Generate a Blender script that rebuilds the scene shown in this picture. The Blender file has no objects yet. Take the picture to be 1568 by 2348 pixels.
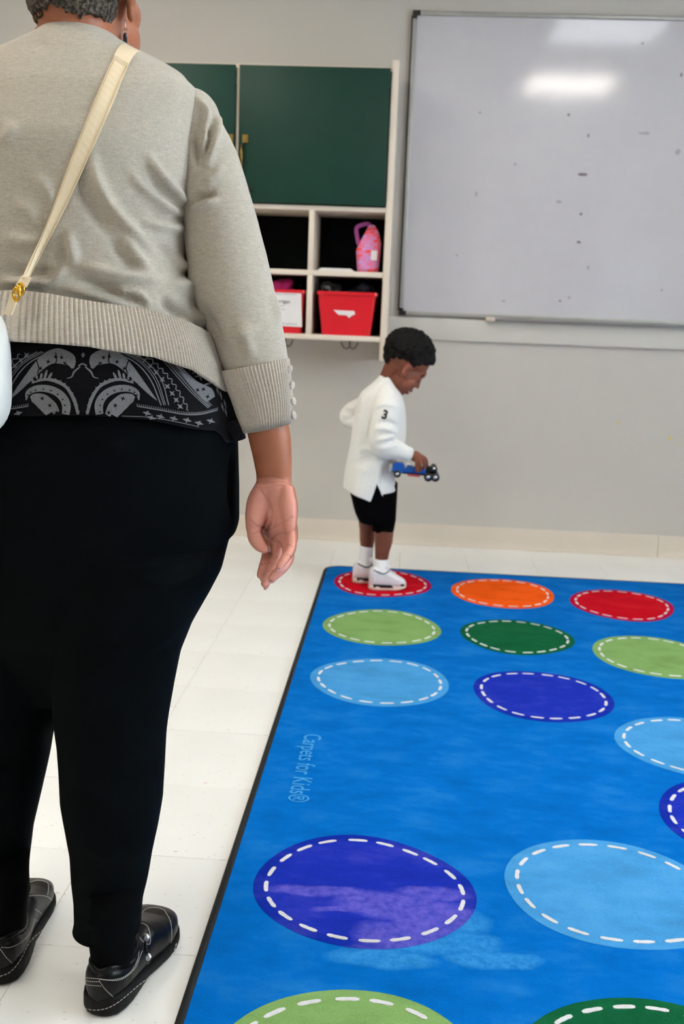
import bpy, bmesh, math, random
import numpy as np
from mathutils import Vector, Matrix
from mathutils.bvhtree import BVHTree
random.seed(7); np.random.seed(7)
S = bpy.context.scene
COL = S.collection
PI = math.pi

# ------------------------------------------------------------------ camera
H = 1.085; FPX = 2283.0
PITCH, ROLL, YAW = math.radians(11.2465), math.radians(2.1728), math.radians(-3.242)
_cy, _sy, _cp, _sp = math.cos(YAW), math.sin(YAW), math.cos(PITCH), math.sin(PITCH)
_F = Vector((_sy*_cp, _cy*_cp, -_sp)); _R = Vector((_cy, -_sy, 0)); _U = _R.cross(_F)
R2 = _R*math.cos(ROLL) + _U*math.sin(ROLL); U2 = -_R*math.sin(ROLL) + _U*math.cos(ROLL)
CAM = Vector((0, 0, H))
cd = bpy.data.cameras.new('camera'); cam = bpy.data.objects.new('camera', cd); COL.objects.link(cam)
cd.sensor_fit = 'VERTICAL'; cd.sensor_height = 36; cd.sensor_width = 24; cd.lens = FPX/2348*36
M = Matrix((R2, U2, -_F)).transposed().to_4x4(); M.translation = CAM
cam.matrix_world = M; S.camera = cam
cd.clip_start = 0.05
cd.dof.use_dof = True; cd.dof.focus_distance = 1.42; cd.dof.aperture_fstop = 7.5

# ------------------------------------------------------------------ world, light, exposure
w = bpy.data.worlds.new('world'); S.world = w; w.use_nodes = True
w.node_tree.nodes['Background'].inputs[0].default_value = (0.55, 0.75, 1.0, 1)
w.node_tree.nodes['Background'].inputs[1].default_value = 1.0
S.view_settings.view_transform = 'Standard'; S.view_settings.look = 'None'
S.view_settings.exposure = 0.42; S.view_settings.gamma = 1.0; S.view_settings.use_curve_mapping = False
XL, XR, YN, YB, ZC = -3.0, 3.9, -6.0, 4.73, 2.75
LAMP = 14.0            # ceiling panel strength
def daylight(name, loc, rot, sx, sy, energy):
    l = bpy.data.lights.new(name, 'AREA'); l.shape = 'RECTANGLE'; l.size = sx; l.size_y = sy
    l.energy = energy; l.color = (0.74, 0.88, 1.0)
    o = bpy.data.objects.new(name, l); COL.objects.link(o); o.location = loc; o.rotation_euler = rot
    return o
daylight('window_daylight', (XR+0.12, 0.9, 1.55), (0, PI/2, 0), 1.3, 2.4, 210)
daylight('window_daylight', (3.25, YN-0.12, 1.55), (-PI/2, 0, 0), 0.9, 1.3, 50)

# ------------------------------------------------------------------ pixel helpers
def ray(px, py): return _F*FPX + R2*(px-784) - U2*(py-1174)
def G(px, py, z=0.0):
    d = ray(px, py); t = (z-H)/d.z; return CAM + d*t
def W(px, py, y):
    d = ray(px, py); return CAM + d*(y/d.y)
def to_px(V):          # Nx3 -> Nx2
    D = np.asarray(V) - np.array(CAM)
    f = D @ np.array(_F); return np.stack([784 + FPX*(D @ np.array(R2))/f, 1174 - FPX*(D @ np.array(U2))/f], 1)

# ------------------------------------------------------------------ materials
def lin(c):
    return tuple((x/12.92 if x <= .04045 else ((x+.055)/1.055)**2.4) for x in [v/255 for v in c]) + (1,)
class NT:
    def __init__(s, name):
        s.m = bpy.data.materials.new(name); s.m.use_nodes = True; s.t = s.m.node_tree; s.b = s.t.nodes['Principled BSDF']
    def n(s, ty, **kw):
        x = s.t.nodes.new(ty)
        for k, v in kw.items(): setattr(x, k, v)
        return x
    def l(s, a, b): s.t.links.new(a, b)
    def coord(s, scale=(1, 1, 1), rot=(0, 0, 0), loc=(0, 0, 0)):
        tc = s.n('ShaderNodeTexCoord'); mp = s.n('ShaderNodeMapping'); mp.inputs['Scale'].default_value = scale
        mp.inputs['Rotation'].default_value = rot; mp.inputs['Location'].default_value = loc
        s.l(tc.outputs['Object'], mp.inputs[0]); return mp.outputs[0]
    def noise(s, vec, scale, detail=3, rough=.55):
        x = s.n('ShaderNodeTexNoise'); x.inputs['Scale'].default_value = scale; x.inputs['Detail'].default_value = detail
        x.inputs['Roughness'].default_value = rough; s.l(vec, x.inputs['Vector']); return x.outputs['Fac']
    def ramp(s, fac, stops):
        x = s.n('ShaderNodeValToRGB'); e = x.color_ramp.elements
        while len(e) < len(stops): e.new(.5)
        for i, (p, c) in enumerate(stops): e[i].position = p; e[i].color = c
        s.l(fac, x.inputs[0]); return x.outputs[0]
    def mix(s, f, a, b, mode='MIX'):
        x = s.n('ShaderNodeMix', data_type='RGBA', blend_type=mode)
        for sock, v in ((x.inputs[0], f), (x.inputs[6], a), (x.inputs[7], b)):
            if hasattr(v, 'is_linked') or hasattr(v, 'links'): s.l(v, sock)
            else: sock.default_value = v
        return x.outputs[2]
    def math(s, op, a, b=0.0):
        x = s.n('ShaderNodeMath', operation=op)
        for i, v in enumerate((a, b)):
            if hasattr(v, 'links'): s.l(v, x.inputs[i])
            else: x.inputs[i].default_value = v
        return x.outputs[0]
    def bump(s, h, strength=.3, dist=.002):
        x = s.n('ShaderNodeBump'); x.inputs['Strength'].default_value = strength; x.inputs['Distance'].default_value = dist
        s.l(h, x.inputs['Height'])
        if s.b.inputs['Normal'].links: s.l(s.b.inputs['Normal'].links[0].from_socket, x.inputs['Normal'])
        s.l(x.outputs[0], s.b.inputs['Normal'])
    def col(s, c):
        if hasattr(c, 'links'): s.l(c, s.b.inputs['Base Color'])
        else: s.b.inputs['Base Color'].default_value = c
    def set(s, **kw):
        for k, v in kw.items(): s.b.inputs[k.replace('_', ' ')].default_value = v
        return s.m
def plain(name, rgb, rough=.5, vary=.08, nscale=12, bump=0, bscale=200, metal=0, spec=.5, sheen=0):
    q = NT(name); v = q.coord(); c = lin(rgb)
    f = q.noise(v, nscale, 4)
    lo = tuple(x*(1-vary) for x in c[:3]) + (1,); hi = tuple(min(1, x*(1+vary)) for x in c[:3]) + (1,)
    q.col(q.ramp(f, [(.3, lo), (.7, hi)]))
    if bump: q.bump(q.noise(v, bscale, 3), bump, .001)
    q.set(Roughness=rough, Metallic=metal); q.b.inputs['Specular IOR Level'].default_value = spec
    if sheen: q.b.inputs['Sheen Weight'].default_value = sheen
    return q.m
MAT = {}
MAT['wall'] = plain('wall_paint', (195, 189, 179), .6, .02, 3, .12, 160)
MAT['ceiling'] = plain('ceiling_white', (225, 222, 215), .9, .02)
MAT['base'] = plain('cove_base_beige', (214, 202, 186), .45, .03, 4)
MAT['cream'] = plain('cream_laminate', (222, 208, 190), .4, .03, 6)
MAT['ledge'] = plain('cream_ledge_paint', (206, 202, 192), .45, .02, 4)
MAT['green'] = plain('dark_green_laminate', (12, 52, 40), .5, .10, 3, .05, 300, spec=.25)
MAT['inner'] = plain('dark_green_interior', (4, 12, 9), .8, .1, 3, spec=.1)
MAT['brass'] = plain('brass', (126, 104, 58), .42, .08, 30, metal=1)
MAT['hook'] = plain('grey_steel_hook', (110, 104, 90), .4, .05, 30, metal=.7)
MAT['black'] = plain('black_plastic', (18, 18, 20), .4)
MAT['alu'] = plain('brushed_aluminium', (176, 176, 170), .38, .05, 20, metal=.6)
MAT['red'] = plain('red_plastic', (212, 16, 34), .3, .06, 6, .1, 60)
MAT['paper'] = plain('white_paper', (228, 224, 222), .7, .03)
MAT['magenta'] = plain('magenta_fabric', (170, 14, 92), .8, .25, 25)
MAT['navy'] = plain('navy_cloth', (14, 18, 38), .8, .3, 20)
MAT['film'] = plain('dark_plastic_film', (30, 30, 32), .18, .3, 20)
MAT['ink'] = plain('grey_ink', (90, 88, 92), .6)
MAT['smudge'] = plain('marker_smudge', (118, 108, 112), .6, .2, 80)
MAT['smudge_light'] = plain('faint_smudge', (165, 158, 162), .6, .1, 80)
MAT['yellow_stain'] = plain('yellow_stain', (205, 190, 120), .6, .1, 40)
MAT['window_frame'] = plain('window_frame_grey', (150, 150, 148), .4)
def m_board():
    q = NT('whiteboard_enamel'); v = q.coord((1, 1, 1))
    q.col(q.ramp(q.noise(v, 1.6, 5, .65), [(.3, lin((198, 194, 196))), (.7, lin((208, 204, 204)))]))
    q.bump(q.noise(v, 14, 5, .65), .16, .001)
    q.set(Roughness=.10); q.b.inputs['Specular IOR Level'].default_value = .55
    return q.m
MAT['board'] = m_board()
def m_floor():
    q = NT('vinyl_tile'); v = q.coord()
    base = q.ramp(q.noise(v, 2.2, 3), [(.3, lin((240, 239, 234))), (.7, lin((247, 246, 242)))])
    vo = q.n('ShaderNodeTexVoronoi'); vo.inputs['Scale'].default_value = 16
    mp = q.coord((1, 2.6, 1), (0, 0, .5)); q.l(mp, vo.inputs['Vector']); vo.inputs['Randomness'].default_value = 1
    dist = q.ramp(vo.outputs['Distance'], [(.05, (1, 1, 1, 1)), (.09, (0, 0, 0, 1))])
    pick = q.n('ShaderNodeSeparateColor'); q.l(vo.outputs['Color'], pick.inputs[0])
    sel = q.math('GREATER_THAN', pick.outputs[0], .6)
    fl = q.ramp(pick.outputs[1], [(0, lin((170, 180, 178))), (.35, lin((222, 170, 165))), (.6, lin((160, 190, 195))), (.9, lin((150, 145, 150)))])
    mk = q.math('MULTIPLY', q.math('MULTIPLY', dist, sel), .9)
    c = q.mix(mk, base, fl)
    vo2 = q.n('ShaderNodeTexVoronoi'); vo2.inputs['Scale'].default_value = 38
    mp2 = q.coord((1, 2.2, 1), (0, 0, -.4)); q.l(mp2, vo2.inputs['Vector'])
    d2 = q.ramp(vo2.outputs['Distance'], [(.09, (1, 1, 1, 1)), (.15, (0, 0, 0, 1))])
    p2 = q.n('ShaderNodeSeparateColor'); q.l(vo2.outputs['Color'], p2.inputs[0])
    c = q.mix(q.math('MULTIPLY', q.math('MULTIPLY', d2, q.math('GREATER_THAN', p2.outputs[2], .75)), .4), c, lin((188, 182, 172)))
    q.col(c); q.bump(q.noise(v, 30, 2), .03, .001)
    q.set(Roughness=.3); return q.m
MAT['tile'] = m_floor()
MAT['grout'] = plain('tile_joint', (150, 145, 132), .8)
# brushed patches of the rug nap, in world metres (cx, cy, rx, ry)
NAP = [((880, 2195), .10, .035), ((900, 2080), .13, .05), ((1010, 2105), .10, .055), ((730, 2045), .10, .02), ((950, 2150), .12, .05), ((1130, 2200), .09, .03), ((1085, 2160), .05, .03), ((800, 2090), .07, .012), ((1000, 2050), .08, .03)]
RX0, RX1, RY0, RY1 = -.303, 2.24, .64, 4.205
RUGC = ((RX0+RX1)/2, (RY0+RY1)/2)
def m_rug(name, rgb, light, nap=.5, pile=True):
    q = NT(name); v = q.coord(); c = lin(rgb); L = lin(light)
    dark = tuple(x*.70 for x in c[:3]) + (1,)
    big = q.noise(q.coord((1, 1.9, 1)), 6, 6, .7)
    base = q.ramp(big, [(.30, dark), (.5, c), (.74, tuple(a*.62+b*.38 for a, b in zip(c, L)))])
    fine = q.noise(v, 420, 2, .7)
    base = q.mix(.35, base, q.ramp(fine, [(.3, tuple(x*.65 for x in c[:3])+(1,)), (.7, tuple(min(1, x*1.35) for x in c[:3])+(1,))]))
    if nap:
        sx = q.n('ShaderNodeSeparateXYZ'); wob = q.n('ShaderNodeTexNoise'); wob.inputs['Scale'].default_value = 9; wob.inputs['Detail'].default_value = 5
        q.l(v, wob.inputs['Vector']); ad = q.n('ShaderNodeVectorMath', operation='MULTIPLY_ADD')
        q.l(wob.outputs['Color'], ad.inputs[0]); ad.inputs[1].default_value = (.10, .06, 0); q.l(v, ad.inputs[2]); q.l(ad.outputs[0], sx.inputs[0])
        tot = None
        for (pp, rx, ry) in NAP:
            g = G(pp[0], pp[1], .01)
            a = q.math('DIVIDE', q.math('SUBTRACT', sx.outputs[0], g.x+.05-RUGC[0]), rx); b = q.math('DIVIDE', q.math('SUBTRACT', sx.outputs[1], g.y+.03-RUGC[1]), ry)
            r = q.math('ADD', q.math('MULTIPLY', a, a), q.math('MULTIPLY', b, b))
            k = q.ramp(r, [(.45, (1, 1, 1, 1)), (1, (0, 0, 0, 1))])
            tot = k if tot is None else q.math('MAXIMUM', tot, k)
        base = q.mix(q.math('MULTIPLY', q.math('MULTIPLY', tot, q.ramp(q.noise(v, 60, 4, .7), [(.35, (.35, .35, .35, 1)), (.65, (1, 1, 1, 1))])), nap), base, L)
    q.col(base)
    q.bump(fine, .55, .003)
    q.set(Roughness=.95); q.b.inputs['Specular IOR Level'].default_value = .04
    return q.m
MAT['rug_blue'] = m_rug('rug_blue_pile', (0, 106, 190), (70, 165, 225), .6)
MAT['rug_black'] = plain('rug_binding', (14, 14, 15), .9, .2, 200, .4, 400)
RC = dict(red=((200, 12, 32), (225, 60, 60)), orange=((255, 92, 18), (255, 130, 60)), lgreen=((128, 166, 98), (160, 194, 130)),
          dgreen=((16, 92, 56), (50, 130, 80)), lblue=((70, 150, 210), (120, 190, 235)), purple=((28, 48, 172), (112, 104, 205)))
for k, (a, b) in RC.items(): MAT['rug_'+k] = m_rug('rug_'+k, a, b, .8 if k == 'purple' else .0)
MAT['rug_magenta'] = m_rug('rug_magenta_rim', (176, 14, 70), (200, 50, 90), 0)
MAT['rug_deep'] = m_rug('rug_deep_blue_rim', (20, 44, 160), (112, 104, 205), .8)
MAT['rug_white'] = m_rug('rug_white_stitch', (226, 226, 232), (240, 240, 245), 0)
MAT['rug_letter'] = m_rug('rug_lettering', (72, 158, 220), (110, 180, 230), 0)
def m_knit(name, rgb, rib=False):
    q = NT(name); c = lin(rgb)
    v1 = q.coord((28, 28, 260)); f1 = q.noise(v1, 3, 3, .7)
    v2 = q.coord((1, 1, 1)); f2 = q.noise(v2, 380, 2, .6)
    f = q.math('ADD', q.math('MULTIPLY', f1, .6), q.math('MULTIPLY', f2, .4))
    q.col(q.ramp(f, [(.34, tuple(x*.78 for x in c[:3])+(1,)), (.66, tuple(min(1, x*1.12) for x in c[:3])+(1,))]))
    wv = q.n('ShaderNodeTexWave', wave_type='BANDS', bands_direction='X'); wv.inputs['Scale'].default_value = 190; wv.inputs['Distortion'].default_value = .6
    q.l(v2, wv.inputs['Vector'])
    if not rib: q.bump(wv.outputs['Fac'], .12, .0006)
    q.bump(f2, .3, .0012)
    q.set(Roughness=.95); q.b.inputs['Sheen Weight'].default_value = .25; q.b.inputs['Specular IOR Level'].default_value = .1
    return q.m
MAT['knit'] = m_knit('grey_heather_knit', (174, 166, 152))
MAT['rib'] = m_knit('grey_heather_rib', (185, 176, 163), True)
def m_cloth(name, rgb, sheen=.1, rough=.9, bump=.15):
    q = NT(name); v = q.coord(); c = lin(rgb); f = q.noise(v, 600, 2)
    q.col(q.ramp(f, [(.3, tuple(x*.8 for x in c[:3])+(1,)), (.7, tuple(min(1, x*1.2) for x in c[:3])+(1,))]))
    q.bump(f, bump, .0006); q.set(Roughness=rough); q.b.inputs['Sheen Weight'].default_value = sheen
    q.b.inputs['Specular IOR Level'].default_value = .2 if sum(rgb) > 60 else .05
    return q.m
MAT['trousers'] = m_cloth('black_trouser_knit', (5, 8, 10), .0)
MAT['sock'] = m_cloth('black_sock', (4, 5, 6), .0)
MAT['shirt_black'] = m_cloth('black_print_cotton', (14, 14, 17), .03)
MAT['print'] = m_cloth('grey_print', (104, 104, 106), .05)
MAT['white_cotton'] = m_cloth('white_cotton', (236, 234, 228), .1)
MAT['white_sock'] = m_cloth('white_sock', (232, 230, 232), .1, bump=.4)
MAT['shorts'] = m_cloth('black_shorts', (4, 4, 5), .0)
MAT['leather'] = plain('black_leather', (5, 5, 6), .36, .2, 30, .12, 350, spec=.18)
MAT['rubber'] = plain('black_rubber', (6, 6, 7), .6, .15, 40, spec=.15)
MAT['thread'] = plain('pale_thread', (196, 188, 176), .8)
MAT['steel'] = plain('antique_steel', (168, 170, 175), .28, .2, 120, .4, 500, metal=1)
MAT['gold'] = plain('gold', (214, 160, 50), .2, .05, metal=1)
MAT['bag_white'] = plain('white_leather', (226, 226, 220), .45, .03, 20, .15, 300)
MAT['strap'] = plain('cream_leather', (226, 208, 176), .45, .04, 20, .15, 300)
MAT['strap_edge'] = plain('strap_stitch', (196, 170, 130), .6)
MAT['jet'] = plain('jet_bead', (8, 8, 10), .2)
def m_skin(name, rgb, palm, lip=None):
    q = NT(name); v = q.coord(); c = lin(rgb); p = lin(palm)
    a = q.n('ShaderNodeAttribute'); a.attribute_name = 'palm'
    b = q.n('ShaderNodeAttribute'); b.attribute_name = 'crease'
    f = q.noise(v, 26, 5, .6)
    skin = q.ramp(f, [(.3, tuple(x*.86 for x in c[:3])+(1,)), (.7, tuple(x*1.12 for x in c[:3])+(1,))])
    pal = q.ramp(f, [(.3, tuple(x*.88 for x in p[:3])+(1,)), (.7, tuple(x*1.1 for x in p[:3])+(1,))])
    k = q.mix(a.outputs['Fac'], skin, pal)
    k = q.mix(q.math('MULTIPLY', b.outputs['Fac'], .16), k, tuple(x*.45 for x in c[:3])+(1,))
    q.col(k); q.bump(q.noise(v, 420, 3), .12, .0008)
    q.set(Roughness=.5); q.b.inputs['Specular IOR Level'].default_value = .35
    q.b.inputs['Subsurface Weight'].default_value = .06; q.b.inputs['Subsurface Radius'].default_value = (.012, .004, .002); q.b.inputs['Subsurface Scale'].default_value = .4
    return q.m
MAT['skin'] = m_skin('brown_skin', (152, 92, 64), (214, 146, 130))
MAT['child_skin'] = m_skin('child_brown_skin', (118, 66, 46), (165, 92, 70))
MAT['nail'] = plain('nail', (212, 170, 176), .25)
def m_hair(name, a, b, scale):
    q = NT(name); v = q.coord(); f = q.noise(v, scale, 3, .7)
    q.col(q.ramp(f, [(.45, lin(a)), (.72, lin(b))])); q.bump(q.noise(v, scale*1.5, 3), .7, .003)
    q.set(Roughness=.7); q.b.inputs['Specular IOR Level'].default_value = .2; return q.m
MAT['grey_hair'] = m_hair('greying_hair', (44, 38, 33), (112, 102, 90), 190)
MAT['child_hair'] = m_hair('child_black_hair', (4, 3, 3), (12, 10, 9), 200)
MAT['eye_white'] = plain('eye_white', (220, 214, 206), .2)
MAT['eye_dark'] = plain('eye_dark', (20, 12, 8), .2)
MAT['lip'] = plain('lip', (150, 74, 66), .4)
MAT['toy_blue'] = plain('toy_blue', (14, 82, 170), .25, .1)
MAT['toy_grey'] = plain('toy_grey', (170, 168, 166), .35)
MAT['toy_black'] = plain('toy_black', (10, 10, 14), .3)
MAT['toy_red'] = plain('toy_red', (170, 60, 70), .4)
MAT['chrome'] = plain('chrome', (215, 215, 220), .12, .02, metal=1)
MAT['scrap'] = plain('brown_scrap', (58, 38, 36), .6)
def m_emit(name, col, st):
    q = NT(name); v = q.coord(); q.col((.9, .9, .9, 1)); q.b.inputs['Emission Color'].default_value = col; q.b.inputs['Emission Strength'].default_value = st; return q.m
MAT['lamp'] = m_emit('light_diffuser', (1.0, .945, .85, 1), LAMP)
MAT['lamp_dim'] = m_emit('dim_light_diffuser', (.9, .95, 1.0, 1), LAMP*.35)
def m_glass():
    q = NT('window_glass'); q.set(Roughness=.02); q.b.inputs['Transmission Weight'].default_value = 1; q.col((1, 1, 1, 1)); return q.m
MAT['glass'] = m_glass()
def m_lunch():
    q = NT('lunch_bag_print'); v = q.coord((1, 1, 1), (PI/2, 0, .15))
    br = q.n('ShaderNodeTexBrick'); br.inputs['Scale'].default_value = 21; br.inputs['Color1'].default_value = lin((240, 66, 34)); br.inputs['Color2'].default_value = lin((188, 150, 205))
    br.inputs['Mortar'].default_value = lin((205, 120, 180)); br.inputs['Mortar Size'].default_value = .03; br.inputs['Bias'].default_value = -.1
    br.inputs['Brick Width'].default_value = .55; br.inputs['Row Height'].default_value = .28
    q.l(v, br.inputs['Vector']); q.col(br.outputs['Color']); q.set(Roughness=.7); return q.m
MAT['lunch'] = m_lunch()
MAT['lunch_plain'] = plain('pink_purple_webbing', (150, 60, 130), .7, .15, 30)

# ------------------------------------------------------------------ mesh helpers
def mesh(name, V, Fc, smooth=False):
    m = bpy.data.meshes.new(name); m.from_pydata([tuple(v) for v in V], [], [tuple(f) for f in Fc]); m.update()
    if smooth: m.polygons.foreach_set('use_smooth', [True]*len(m.polygons))
    return m
ORG = {}
def empty(name, loc, label, cat, group=None):
    o = bpy.data.objects.new(name, None); COL.objects.link(o); o.location = loc; o.empty_display_size = .1
    o['label'] = label; o['category'] = cat
    if group: o['group'] = group
    ORG[o.name] = Vector(loc); return o
def root_loc(p):
    while p.parent: p = p.parent
    return ORG.get(p.name, Vector((0, 0, 0)))
def put(name, me, mat, parent=None, label=None, cat=None, group=None, kind=None):
    """link one mesh object; mesh data arrives in world metres"""
    me.name = name
    o = bpy.data.objects.new(name, me); COL.objects.link(o)
    if mat is not None: me.materials.clear(); me.materials.append(MAT[mat])
    if parent is not None:
        me.transform(Matrix.Translation(-root_loc(parent))); o.parent = parent
    if label: o['label'] = label
    if cat: o['category'] = cat
    if group: o['group'] = group
    if kind: o['kind'] = kind
    return o
def box_vf(x0, x1, y0, y1, z0, z1):
    V = [(x, y, z) for z in (z0, z1) for y in (y0, y1) for x in (x0, x1)]
    return V, [(0, 2, 3, 1), (4, 5, 7, 6), (0, 1, 5, 4), (2, 6, 7, 3), (0, 4, 6, 2), (1, 3, 7, 5)]
def box(x0, x1, y0, y1, z0, z1, bev=0.0, seg=2):
    bm = bmesh.new(); V, Fc = box_vf(x0, x1, y0, y1, z0, z1)
    vs = [bm.verts.new(v) for v in V]
    for f in Fc: bm.faces.new([vs[i] for i in f])
    if bev: bmesh.ops.bevel(bm, geom=bm.edges[:], offset=bev, segments=seg, affect='EDGES', profile=.5)
    m = bpy.data.meshes.new('box'); bm.to_mesh(m); bm.free()
    if bev: m.polygons.foreach_set('use_smooth', [True]*len(m.polygons))
    return m
def joinvf(parts):
    V = []; Fc = []
    for v, f in parts:
        o = len(V); V += [tuple(q) for q in v]; Fc += [tuple(i+o for i in g) for g in f]
    return V, Fc
def ellip(c, r, rot=None, nu=28, nv=18):
    V = []; Fc = []; c = Vector(c)
    for j in range(nv+1):
        ph = PI*j/nv
        for i in range(nu):
            th = 2*PI*i/nu
            p = Vector((r[0]*math.sin(ph)*math.cos(th), r[1]*math.sin(ph)*math.sin(th), r[2]*math.cos(ph)))
            if rot is not None: p = rot @ p
            V.append(c+p)
    for j in range(nv):
        for i in range(nu):
            a = j*nu+i; b = j*nu+(i+1) % nu; Fc.append((a, a+nu, b+nu, b))
    return V, Fc
def loft(rings, cap=True, closed=True):
    n = len(rings[0]); V = [p for r in rings for p in r]; Fc = []
    for j in range(len(rings)-1):
        for i in range(n if closed else n-1):
            a = j*n+i; b = j*n+(i+1) % n; Fc.append((a, b, b+n, a+n))
    if cap:
        Fc.append(tuple(range(n-1, -1, -1))); Fc.append(tuple((len(rings)-1)*n+i for i in range(n)))
    return V, Fc
def ering(c, rx, ry, n=40, yf=None, p=2.0):
    """horizontal ring; ry towards the camera (-y), yf away from it; p = superellipse power"""
    out = []
    for i in range(n):
        t = 2*PI*i/n; cs, sn = math.cos(t), math.sin(t)
        x = abs(cs)**(2/p)*math.copysign(1, cs); y = abs(sn)**(2/p)*math.copysign(1, sn)
        out.append(Vector((c[0]+rx*x, c[1]+(ry if y < 0 else (yf or ry))*y, c[2])))
    return out
def tube(pts, rad, n=18, cap='round', flat=None, up=Vector((0, 1, 0))):
    """swept tube; rad per point (number or (ra, rb)); round ends"""
    pts = [Vector(p) for p in pts]; rad = [r if isinstance(r, tuple) else (r, r) for r in rad]
    rings = []; m = len(pts)
    def fr(i):
        t = (pts[min(i+1, m-1)] - pts[max(i-1, 0)]).normalized()
        a = up.cross(t)
        if a.length < 1e-4: a = Vector((1, 0, 0)).cross(t)
        a.normalize(); return t, a, t.cross(a)
    def rg(c, a, b, ra, rb): return [c + a*math.cos(2*PI*k/n)*ra + b*math.sin(2*PI*k/n)*rb for k in range(n)]
    for i in range(m):
        t, a, b = fr(i)
        if i == 0 and cap == 'round':
            for s in (.98, .8, .45): c = math.sqrt(1-s*s); rings.append(rg(pts[0]-t*s*min(rad[0]), a, b, rad[0][0]*c, rad[0][1]*c))
        rings.append(rg(pts[i], a, b, *rad[i]))
        if i == m-1 and cap == 'round':
            for s in (.45, .8, .98): c = math.sqrt(1-s*s); rings.append(rg(pts[i]+t*s*min(rad[i]), a, b, rad[i][0]*c, rad[i][1]*c))
    return loft(rings, cap is not None)
def spline(pts, n):
    """Catmull-Rom resample of tuples"""
    P = np.array([tuple(p) for p in pts], float); P = np.vstack([2*P[0]-P[1], P, 2*P[-1]-P[-2]]); k = len(P)-3; out = []
    for s in np.linspace(0, k, n):
        i = min(int(s), k-1); t = s-i; a, b, c, d = P[i:i+4]
        out.append(.5*((2*b)+(-a+c)*t+(2*a-5*b+4*c-d)*t*t+(-a+3*b-3*c+d)*t**3))
    return np.array(out)
def fuse(parts, voxel, smooth=4):
    """voxel union of closed shapes into one continuous surface"""
    V, Fc = joinvf(parts); m = mesh('tmp', V, Fc)
    o = bpy.data.objects.new('tmp', m); COL.objects.link(o)
    r = o.modifiers.new('r', 'REMESH'); r.mode = 'VOXEL'; r.voxel_size = voxel; r.use_smooth_shade = True
    if smooth: s = o.modifiers.new('s', 'SMOOTH'); s.iterations = smooth; s.factor = .5
    dg = bpy.context.evaluated_depsgraph_get(); dg.update()
    me = bpy.data.meshes.new_from_object(o.evaluated_get(dg))
    bpy.data.objects.remove(o); bpy.data.meshes.remove(m)
    me.polygons.foreach_set('use_smooth', [True]*len(me.polygons)); return me
def co(me):
    a = np.empty(len(me.vertices)*3, np.float32); me.vertices.foreach_get('co', a); return a.reshape(-1, 3).astype(float)
def nor(me):
    a = np.empty(len(me.vertices)*3, np.float32); me.vertex_normals.foreach_get('vector', a); return a.reshape(-1, 3).astype(float)
def setco(me, A): me.vertices.foreach_set('co', A.astype(np.float32).ravel()); me.update()
def polydist(P, line):
    """distance of each 2-D point to a polyline, and position 0..1 along it"""
    L = np.array(line, float); best = np.full(len(P), 1e9); tt = np.zeros(len(P)); n = len(L)-1
    for i in range(n):
        a, b = L[i], L[i+1]; d = b-a; t = np.clip(((P-a)@d)/(d@d), 0, 1)
        q = np.linalg.norm(P-(a+t[:, None]*d), axis=1); k = q < best; best[k] = q[k]; tt[k] = (i+t[k])/n
    return best, tt
FOLD = 1.9
def folds(me, lines, side=-1):
    """press ridges (+) and grooves (-) into cloth; lines in photo pixels, height in metres, width in pixels"""
    A = co(me); N = nor(me); P = to_px(A); face = np.clip(-(N*(A-np.array(CAM))).sum(1)/np.linalg.norm(A-np.array(CAM), axis=1)*3, 0, 1)
    d = np.zeros(len(A))
    for pts, h, wd in lines:
        L = spline(pts, 24); q, t = polydist(P, L)
        d += FOLD*h*np.exp(-(q/wd)**2)*np.clip(np.minimum(t, 1-t)*3.2+.05, 0, 1)
    setco(me, A + N*(d*face)[:, None])
def bvh(me): return BVHTree.FromPolygons([v.co.copy() for v in me.vertices], [tuple(p.vertices) for p in me.polygons])
def hit(b, px, py, off=.0006):
    d = ray(px, py).normalized(); l, n, i, dist = b.ray_cast(CAM, d)
    if l is None: return None
    if n.dot(d) > 0: n = -n
    return l + n*off
def ribbon(b, pts, wd, off=.0006, n=24, cross=2):
    """strip of given pixel width laid on a surface; wd number or list along the line"""
    L = spline(pts, n); Wd = np.interp(np.linspace(0, 1, n), np.linspace(0, 1, len(wd)), wd) if hasattr(wd, '__len__') else np.full(n, wd)
    T = np.gradient(L, axis=0); T /= np.linalg.norm(T, axis=1)[:, None]+1e-9; Nn = np.stack([-T[:, 1], T[:, 0]], 1)
    V = []; Fc = []; ok = []
    for i in range(n):
        for k in range(cross+1):
            q = L[i]+Nn[i]*Wd[i]*(k/cross-.5); h = hit(b, q[0], q[1], off); ok.append(h is not None); V.append(h if h is not None else Vector((0, 0, 0)))
    c = cross+1
    for i in range(n-1):
        for k in range(cross):
            f = (i*c+k, i*c+k+1, (i+1)*c+k+1, (i+1)*c+k)
            if all(ok[j] for j in f): Fc.append(f)
    use = sorted({i for f in Fc for i in f}); mp = {j: i for i, j in enumerate(use)}
    return [V[j] for j in use], [tuple(mp[i] for i in f) for f in Fc]
def dashes(b, pts, wd, step, gap, off=.0008):
    L = spline(pts, 200); s = np.concatenate([[0], np.cumsum(np.linalg.norm(np.diff(L, axis=0), axis=1))]); out = []; t = 0
    while t + step*.5 < s[-1]:
        seg = [tuple(np.array([np.interp(q, s, L[:, 0]), np.interp(q, s, L[:, 1])])) for q in np.linspace(t, min(t+step, s[-1]), 4)]
        out.append(ribbon(b, seg, wd, off, 5, 1)); t += step+gap
    return out
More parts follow.
